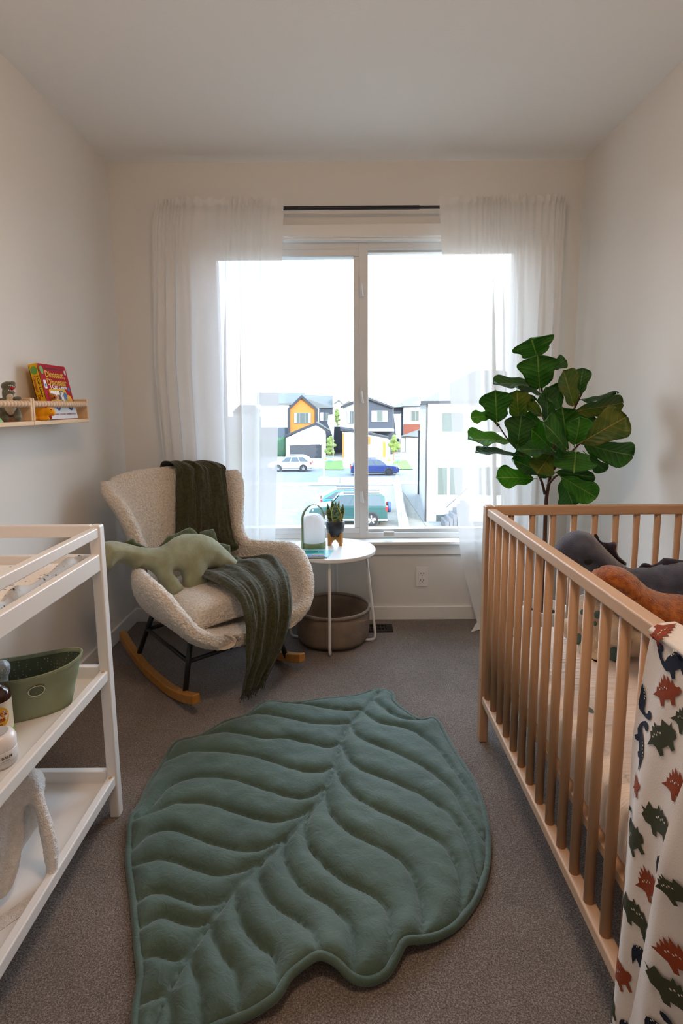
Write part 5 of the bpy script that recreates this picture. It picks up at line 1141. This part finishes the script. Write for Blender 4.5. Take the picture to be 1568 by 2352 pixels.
# banners, yard signs
ban = mat('banner_blue_white', '#93a3ba', .7); pole = mat('pole_grey', '#b7b9ba', .5)
def banner(lab, pts, pu, v0, v1, Y):
    o = empty('banner_flag', at(pu, v1, Y), lab, 'flag', 'banner flags'); MB().tube([at(pu, v0, Y), at(pu, v1, Y)], .025, 8).build('pole', pole, o)
    P_ = [at(u, v, Y) for u, v in pts]; b = MB().prism(P_, (0, .02, 0)); b.build('banner', ban, o)
    return o
banner('pale blue feather banner flag in front of the orange gabled house', [(754, 953), (764.5, 951.5), (764.5, 1005), (762, 998), (757, 985), (752, 972)], 764.8, 951, 1066, 70)
banner('pale blue rectangular banner flag in front of the slate house', [(904, 951), (920, 951), (920, 1008), (910, 1006)], 920.3, 949, 1070, 68)
tealsign = mat('sign_teal', '#3d98a8', .6)
for u, v, Y, lab in ((757.5, 1055, 69, 'teal and white yard sign on the lawn by the white garage'), (912, 1053, 67, 'teal and white yard sign on the lawn by the slate house')):
    o = empty('yard_sign', at(u, v + 18, Y), lab, 'sign', 'yard signs'); MB().tube([at(u, v + 17, Y), at(u, v, Y)], .03, 6).build('post', dkw, o)
    pp(MB(), [(u - 6, v - 6), (u + 6, v - 6), (u + 6, v + 5), (u - 6, v + 5)], Y - .05, .05).build('board', wh, o); b = MB(); pp(b, [(u - 6, v - 6), (u + 6, v - 6), (u + 6, v - 3.5), (u - 6, v - 3.5)], Y - .07, .02); pp(b, [(u - 6, v + 2), (u + 6, v + 2), (u + 6, v + 5), (u - 6, v + 5)], Y - .07, .02); b.build('colour_band', tealsign, o)
pal = empty('pallet_stack', at(743, 1110, 51.8), 'stack of wooden pallets with a pale post on the street edge', 'pallets')
p = at(743.5, 1110, 51.8); b = MB()
for i in range(4): b.box((p.x - .36 + .03 * (i % 2), p.y, p.z + .16 * i), (p.x + .34, p.y + .6, p.z + .10 + .16 * i))
b.build('pallets', mat('pallet_wood', '#9a8a74', .9), pal); MB().tube([(p.x + .02, p.y + .3, p.z), (p.x + .02, p.y + .3, p.z + 1.75)], .07, 8).build('post', wh, pal)
# concrete barriers
bar_m = mat('barrier_concrete', '#a5a39f', .9)
def barrier(p, q, lab, h=.8):
    p, q = V(p), V(q); d = (q - p).normalized(); s = d.cross(V((0, 0, 1)))
    prof = [(-.3, 0), (.3, 0), (.3, .1), (.13, .32), (.09, h), (-.09, h), (-.13, .32), (-.3, .1)]
    b = MB(); b.prism([p + s * x + V((0, 0, z)) for x, z in prof], q - p); tag(b.build('concrete_barrier', bar_m), lab, 'barrier', 'concrete barriers of the parking lot')
n = 6; pa, pbb = V((5.0, 49.8, GZ)), V((3.55, 31.0, GZ))
ords = ('farthest', 'second farthest', 'third farthest', 'fourth farthest', 'second nearest', 'nearest')
for i in range(n): barrier(pa.lerp(pbb, i / n), pa.lerp(pbb, (i + .93) / n), ords[i] + ' concrete barrier of the row beside the gravel strip')
barrier((-2.15, 50.2, GZ), (-.2, 50.2, GZ), 'concrete barrier across the lot behind the lantern, left end of the crosswise row', .55); barrier((-.1, 50.2, GZ), (1.2, 50.2, GZ), 'concrete barrier across the lot just left of the window mullion', .55); barrier((2.3, 50.2, GZ), (4.6, 50.2, GZ), 'concrete barrier across the lot below the blue car', .55)
# white neighbour building
Y = 33; Z1 = at(983, 921, Y).z
o = empty('apartment_building', (9, 36, GZ), 'tall white building with lap siding in shaded grey and hipped roof right outside the window', 'building')
c0, c1, c2, c3 = V((at(981, 921, Y).x, Y, GZ)), V((15.5, Y, GZ)), V((16.2, 44, GZ)), V((6.15, 43.6, GZ))
hh = V((0, 0, Z1 - GZ)); b = MB(); b.add([c0, c1, c2, c0 + hh, c1 + hh, c2 + hh], [(0, 1, 4, 3), (1, 2, 5, 4)]); b.add([c2, c3, c3 + hh, c2 + hh], [(0, 1, 2, 3)]); b.build('front_wall', wh, o)
k = N('lap_siding'); w = k.n('ShaderNodeTexWave'); w.bands_direction = 'Z'; w.inputs['Scale'].default_value = 1.2; k.l(k.coord(), w.inputs[0]); k.l(k.ramp(w.outputs['Fac'], [(.0, lin('#61666a')), (.2, lin('#74787b'))]), k.b.inputs['Base Color']); k.b.inputs['Roughness'].default_value = .8  # siding grey includes the shade on this wall turned from the sun
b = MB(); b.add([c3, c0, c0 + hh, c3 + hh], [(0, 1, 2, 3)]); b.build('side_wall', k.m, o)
e = [c0 + hh + V((-.45, -.5, -.05)), c1 + hh + V((.5, -.5, -.05)), c2 + hh + V((.5, .5, -.05)), c3 + hh + V((-.45, .5, -.05))]; r0, r1 = at(1090, 850, 38), V((11, 38.6, at(1090, 850, 38).z))
b = MB(); b.add(e + [r0, r1], [(0, 1, 5, 4), (1, 2, 5), (2, 3, 4, 5), (3, 0, 4), (3, 2, 1, 0)]); b.build('roof', roofm, o)
b = MB(); b.bar(e[0] + V((0, 0, -.03)), e[1] + V((0, 0, -.03)), .12, .16); b.build('gutter', fascia, o); b = MB(); b.bar(e[3] + V((0, 0, -.03)), e[0] + V((0, 0, -.03)), .12, .16); b.build('gutter', lg, o)
MB().bar(c0 + V((-.02, -.06, 0)), c0 + hh + V((-.02, -.06, 0)), .11, .09, up=(0, 1, 0)).build('downspout', black_metal, o); MB().bar(c3 + V((-.1, -.2, 0)), c3 + V((-.1, -.2, hh.z * .7)), .12, .1, up=(0, 1, 0)).build('downspout', black_metal, o)
MB().tube([r0 + V((-1.6, -.6, -1.4)), r0 + V((-1.6, -.6, -.75))], .08, 8).build('roof_vent', lg, o)
for q in ((1015, 948, 1064, 992, 2), (1005, 1073, 1027, 1137, 1), (1033, 1073, 1062, 1137, 1), (1001, 1182, 1022, 1203, 1), (1120, 948, 1170, 992, 2), (1100, 1073, 1150, 1137, 2)): window(o, q[0], q[1], q[2], q[3], Y, q[4])
o = empty('outdoor_stairs', (at(1035, 1215, 31).x, 31, GZ), 'grey exterior steps at the foot of the white building', 'stairs'); b = MB(); x0 = at(1019, 1215, 31).x
for i in range(6): b.box((x0 + .22 * i, 30.6, GZ), (x0 + .22 * i + .24, 32, GZ + .5 + .2 * i))
b.build('steps', mat('steps_grey', '#4c4d50', .8), o); MB().tube([(x0, 30.6, GZ + 1.3), (x0 + 1.3, 30.6, GZ + 2.5)], .03, 8).build('handrail', black_metal, o)

# ------------------------------------------------------------------ cars
tyre = mat('tyre_black', '#1b1b1d', .8); rimm = mat('rim_silver', '#77797d', .5); rimd = mat('rim_dark', '#2a2b2e', .4); carglass = mat('car_glass', '#3a4348', .3, spec=.3); redl = mat('tail_red', '#8f1f1c', .3); lampw = mat('lamp_clear', '#e8ebee', .2); trimk = mat('car_trim_black', '#2b2c2e', .6)
def car(lab, loc, hd, L, Wd, low, gh, belt, roof, paint, wr, wx, rim, lower=None, spare=False):
    a = math.atan2(hd[1], hd[0]); ex = V((math.cos(a), math.sin(a), 0)); ey = V((-math.sin(a), math.cos(a), 0)); loc = V(loc)
    o = empty('car', loc, lab, 'car'); T = lambda x, y, z: loc + ex * x + ey * y + V((0, 0, z)); w = Wd / 2
    b = MB(); b.prism([T(x, -w, z) for x, z in low], ey * Wd); b.build('body', paint, o, bevel=.06, seg=3, smooth=False)
    hw = lambda z: w * (.97 - .22 * (z - belt) / (roof - belt))
    n = len(gh); b = MB(); b.add([T(x, -hw(z), z) for x, z in gh] + [T(x, hw(z), z) for x, z in gh], [tuple(range(n)), tuple(range(2 * n - 1, n - 1, -1))] + [(i, i + n, (i + 1) % n + n, (i + 1) % n) for i in range(n)])
    b.build('cabin', paint, o, bevel=.04, seg=2)
    # side windows
    xs = [p[0] for p in gh if p[1] <= belt + .02]; xt = [p[0] for p in gh if p[1] > roof - .12]; z0, z1 = belt + .05, roof - .10
    bx0, bx1, tx0, tx1 = min(xs) + .12, max(xs) - .12, min(xt) + .05, max(xt) - .05
    for sgn in (-1, 1):
        b = MB(); m = 3
        for i in range(m):
            f0, f1 = i / m + .015, (i + 1) / m - .015
            q = [(bx0 + (bx1 - bx0) * f0, z0), (bx0 + (bx1 - bx0) * f1, z0), (tx0 + (tx1 - tx0) * f1, z1), (tx0 + (tx1 - tx0) * f0, z1)]
            b.prism([T(x, sgn * (hw(z) + .004), z) for x, z in q], ey * (sgn * .012))
        b.build('side_windows', carglass, o)
    for e_ in (1, -1):
        xb = (max(xs) if e_ > 0 else min(xs)); xp = (max(xt) if e_ > 0 else min(xt)); P_ = []
        for f, yy in ((.15, .8), (.15, -.8), (.85, -.8), (.85, .8)): z = belt + (roof - belt) * f; P_.append(T(xb + (xp - xb) * f + e_ * .03, yy * hw(z), z))
        b = MB().prism(P_, ex * (e_ * .015)); b.build('windscreen' if e_ > 0 else 'rear_window', carglass, o)
    for sgn in (-1, 1):
        for x in wx:
            MB().lathe([(0, -.012), (wr + .07, -.012), (wr + .07, .004), (0, .004)], (0, 0, 0), 28, ax=1)
            b = MB(); b.add([T(x + (wr + .08) * math.cos(q), sgn * (w + .002), wr + (wr + .08) * math.sin(q)) for q in [2 * PI * i / 28 for i in range(28)]], [tuple(range(28))]); b.build('wheel_arch', trimk, o)
            b = MB(); pr = [(0, -.1), (wr * .95, -.1), (wr, -.06), (wr, .06), (wr * .95, .09), (wr * .66, .09), (wr * .62, .05), (0, .05)]
            ring_ = [[T(x + r * math.cos(q), sgn * (w - .06 + h), wr + r * math.sin(q)) for q in [2 * PI * i / 28 for i in range(28)]] for r, h in pr]; b.grid(ring_, closed=True); wo = b.build('wheel', tyre, o, smooth=False)
            b = MB()
            for i in range(5):
                q = 2 * PI * i / 5 + .3; c_ = T(x, sgn * (w + .01), wr); d_ = ex * math.cos(q) + V((0, 0, math.sin(q))); b.bar(c_, c_ + d_ * wr * .66, wr * .2, .03, up=ey)
            b.build('rim', rim, wo)
    b = MB()
    for sgn in (-1, 1): b.prism([T(-L / 2 - .02, sgn * (w - .02), belt - .25), T(-L / 2 + .12, sgn * (w + .012), belt - .25), T(-L / 2 + .12, sgn * (w + .012), belt + .02), T(-L / 2 - .02, sgn * (w - .02), belt + .02)], ey * (-sgn * .25))
    b.build('tail_lights', redl, o)
    b = MB()
    for sgn in (-1, 1): b.prism([T(L / 2 + .015, sgn * (w - .05), belt - .3), T(L / 2 - .25, sgn * (w + .008), belt - .26), T(L / 2 - .25, sgn * (w + .008), belt - .14), T(L / 2 + .0, sgn * (w - .05), belt - .16)], ey * (-sgn * .25))
    b.build('headlights', lampw, o)
    b = MB(); b.prism([T(-L / 2 + .0, -w - .01, .32), T(L / 2, -w - .01, .32), T(L / 2, -w - .01, .44), T(-L / 2, -w - .01, .44)], ey * (Wd + .02)); b.build('lower_trim', lower or trimk, o, bevel=.02)
    b = MB()
    for sgn in (-1, 1): b.tube([T(min(xt) + .1, sgn * hw(roof) * .85, roof + .05), T(max(xt) - .2, sgn * hw(roof) * .85, roof + .05)], .025, 8)
    b.build('roof_rails', trimk if paint.name != 'car_white' else rimm, o)
    if spare:
        b = MB().lathe([(0, 0), (.3, 0), (.33, .04), (.33, .16), (.3, .2), (0, .2)], T(-L / 2 - .02, 0, 1.0) - V((0, 0, 0)), 24, ax=0); b.build('spare_wheel', mat('spare_cover', '#2c3f63', .5), o)
    return o
carw = mat('car_white', '#eeeeec', .3, spec=.5); carb = mat('car_blue', '#0d2358', .25, spec=.5); carg = mat('car_green', '#143a38', .3, spec=.5); carl = mat('car_light_blue', '#2f82b4', .3, spec=.5)
lowS = lambda L, h: [(-L / 2, .35), (-L / 2 + .25, .25), (L / 2 - .3, .25), (L / 2, .35), (L / 2, h - .25), (L / 2 - .15, h - .12), (L / 2 - 1.1, h), (-L / 2 + .05, h)]
car('white car parked on the street at the left curtain edge', (at(674, 1090, 61).x - .2, 60.2, GZ + .03), (-1, .02), 4.6, 1.86, lowS(4.6, 1.02), [(-2.2, 1.0), (1.15, 1.0), (.45, 1.60), (-1.5, 1.66), (-1.95, 1.45)], 1.0, 1.66, carw, .36, (-1.42, 1.28), rimm)
car('bright blue car driving on the street right of the window mullion', (at(860, 1104, 55.8).x, 56.2, GZ + .03), (1, -.01), 4.85, 1.9, lowS(4.85, 1.03), [(-2.25, 1.0), (1.25, 1.0), (.35, 1.62), (-1.4, 1.66), (-2.0, 1.4)], 1.0, 1.66, carb, .38, (-1.45, 1.4), rimd)
car('teal green car with a roof rack and spare wheel parked just below the window', (.42, 32.9, GZ), (-1, .05), 4.6, 1.85, lowS(4.6, 1.18), [(-2.18, 1.15), (1.1, 1.15), (.5, 1.80), (-1.95, 1.86), (-2.12, 1.7)], 1.15, 1.86, carg, .40, (-1.35, 1.3), rimm, lower=mat('cladding_tan', '#b5ad9c', .6), spare=True)
car('light blue car parked behind the teal green car', (.75, 36.6, GZ), (1, .03), 4.3, 1.8, lowS(4.3, .98), [(-2.1, .95), (1.1, .95), (.3, 1.5), (-1.2, 1.55), (-1.9, 1.2)], .95, 1.55, carl, .33, (-1.3, 1.3), rimm)

# ------------------------------------------------------------------ light, sky, camera
sc = bpy.context.scene
w = bpy.data.worlds.new('sky'); sc.world = w; w.use_nodes = True; nt = w.node_tree; bg = nt.nodes['Background']
tcw = nt.nodes.new('ShaderNodeTexCoord'); sxz = nt.nodes.new('ShaderNodeSeparateXYZ'); rmp = nt.nodes.new('ShaderNodeValToRGB')
nt.links.new(tcw.outputs['Generated'], sxz.inputs[0]); nt.links.new(sxz.outputs[2], rmp.inputs[0]); nt.links.new(rmp.outputs[0], bg.inputs[0])
rmp.color_ramp.elements[0].color = (.86, .93, 1, 1); rmp.color_ramp.elements[0].position = 0; rmp.color_ramp.elements[1].color = (.52, .75, 1, 1); rmp.color_ramp.elements[1].position = .8; bg.inputs[1].default_value = SKY
l = bpy.data.lights.new('sun', 'SUN'); l.energy = SUN; l.angle = math.radians(.6); l.color = (1, .95, .86); so = bpy.data.objects.new('sun', l); COL.objects.link(so)
so.rotation_euler = V((-.42, .84, -.34)).to_track_quat('-Z', 'Y').to_euler(); so.location = (10, -20, 12)
lampmat.node_tree.nodes['Emission'].inputs[1].default_value = LAMP
pl = bpy.data.lights.new('window_portal', 'AREA'); pl.shape = 'RECTANGLE'; pl.size = WX1 - WX0; pl.size_y = WZ1 - WZ0; pl.cycles.is_portal = True
po_ = bpy.data.objects.new('window_portal', pl); COL.objects.link(po_); po_.location = ((WX0 + WX1) / 2, YB + .19, (WZ0 + WZ1) / 2); po_.rotation_euler = V((0, -1, 0)).to_track_quat('-Z', 'Y').to_euler()
cam = bpy.data.cameras.new('camera'); co_ = bpy.data.objects.new('camera', cam); COL.objects.link(co_); sc.camera = co_
cam.sensor_fit = 'VERTICAL'; cam.sensor_height = 36; cam.lens = FPX / 2352 * 36; cam.shift_y = -(1176 - PPY) / 2352; cam.clip_start = .02; cam.clip_end = 1000
co_.matrix_world = Matrix(((RT.x, UP.x, -FW.x, EYE.x), (RT.y, UP.y, -FW.y, EYE.y), (RT.z, UP.z, -FW.z, EYE.z), (0, 0, 0, 1)))
vs_ = sc.view_settings; vs_.view_transform = 'Standard'; vs_.look = 'None'; vs_.gamma = 1; vs_.use_curve_mapping = False; vs_.exposure = EXPO
cy = sc.cycles; cy.use_denoising = True; cy.max_bounces = 10; cy.diffuse_bounces = 6; cy.glossy_bounces = 3; cy.transmission_bounces = 4; cy.transparent_max_bounces = 12; cy.sample_clamp_indirect = 8; cy.caustics_reflective = False; cy.caustics_refractive = False
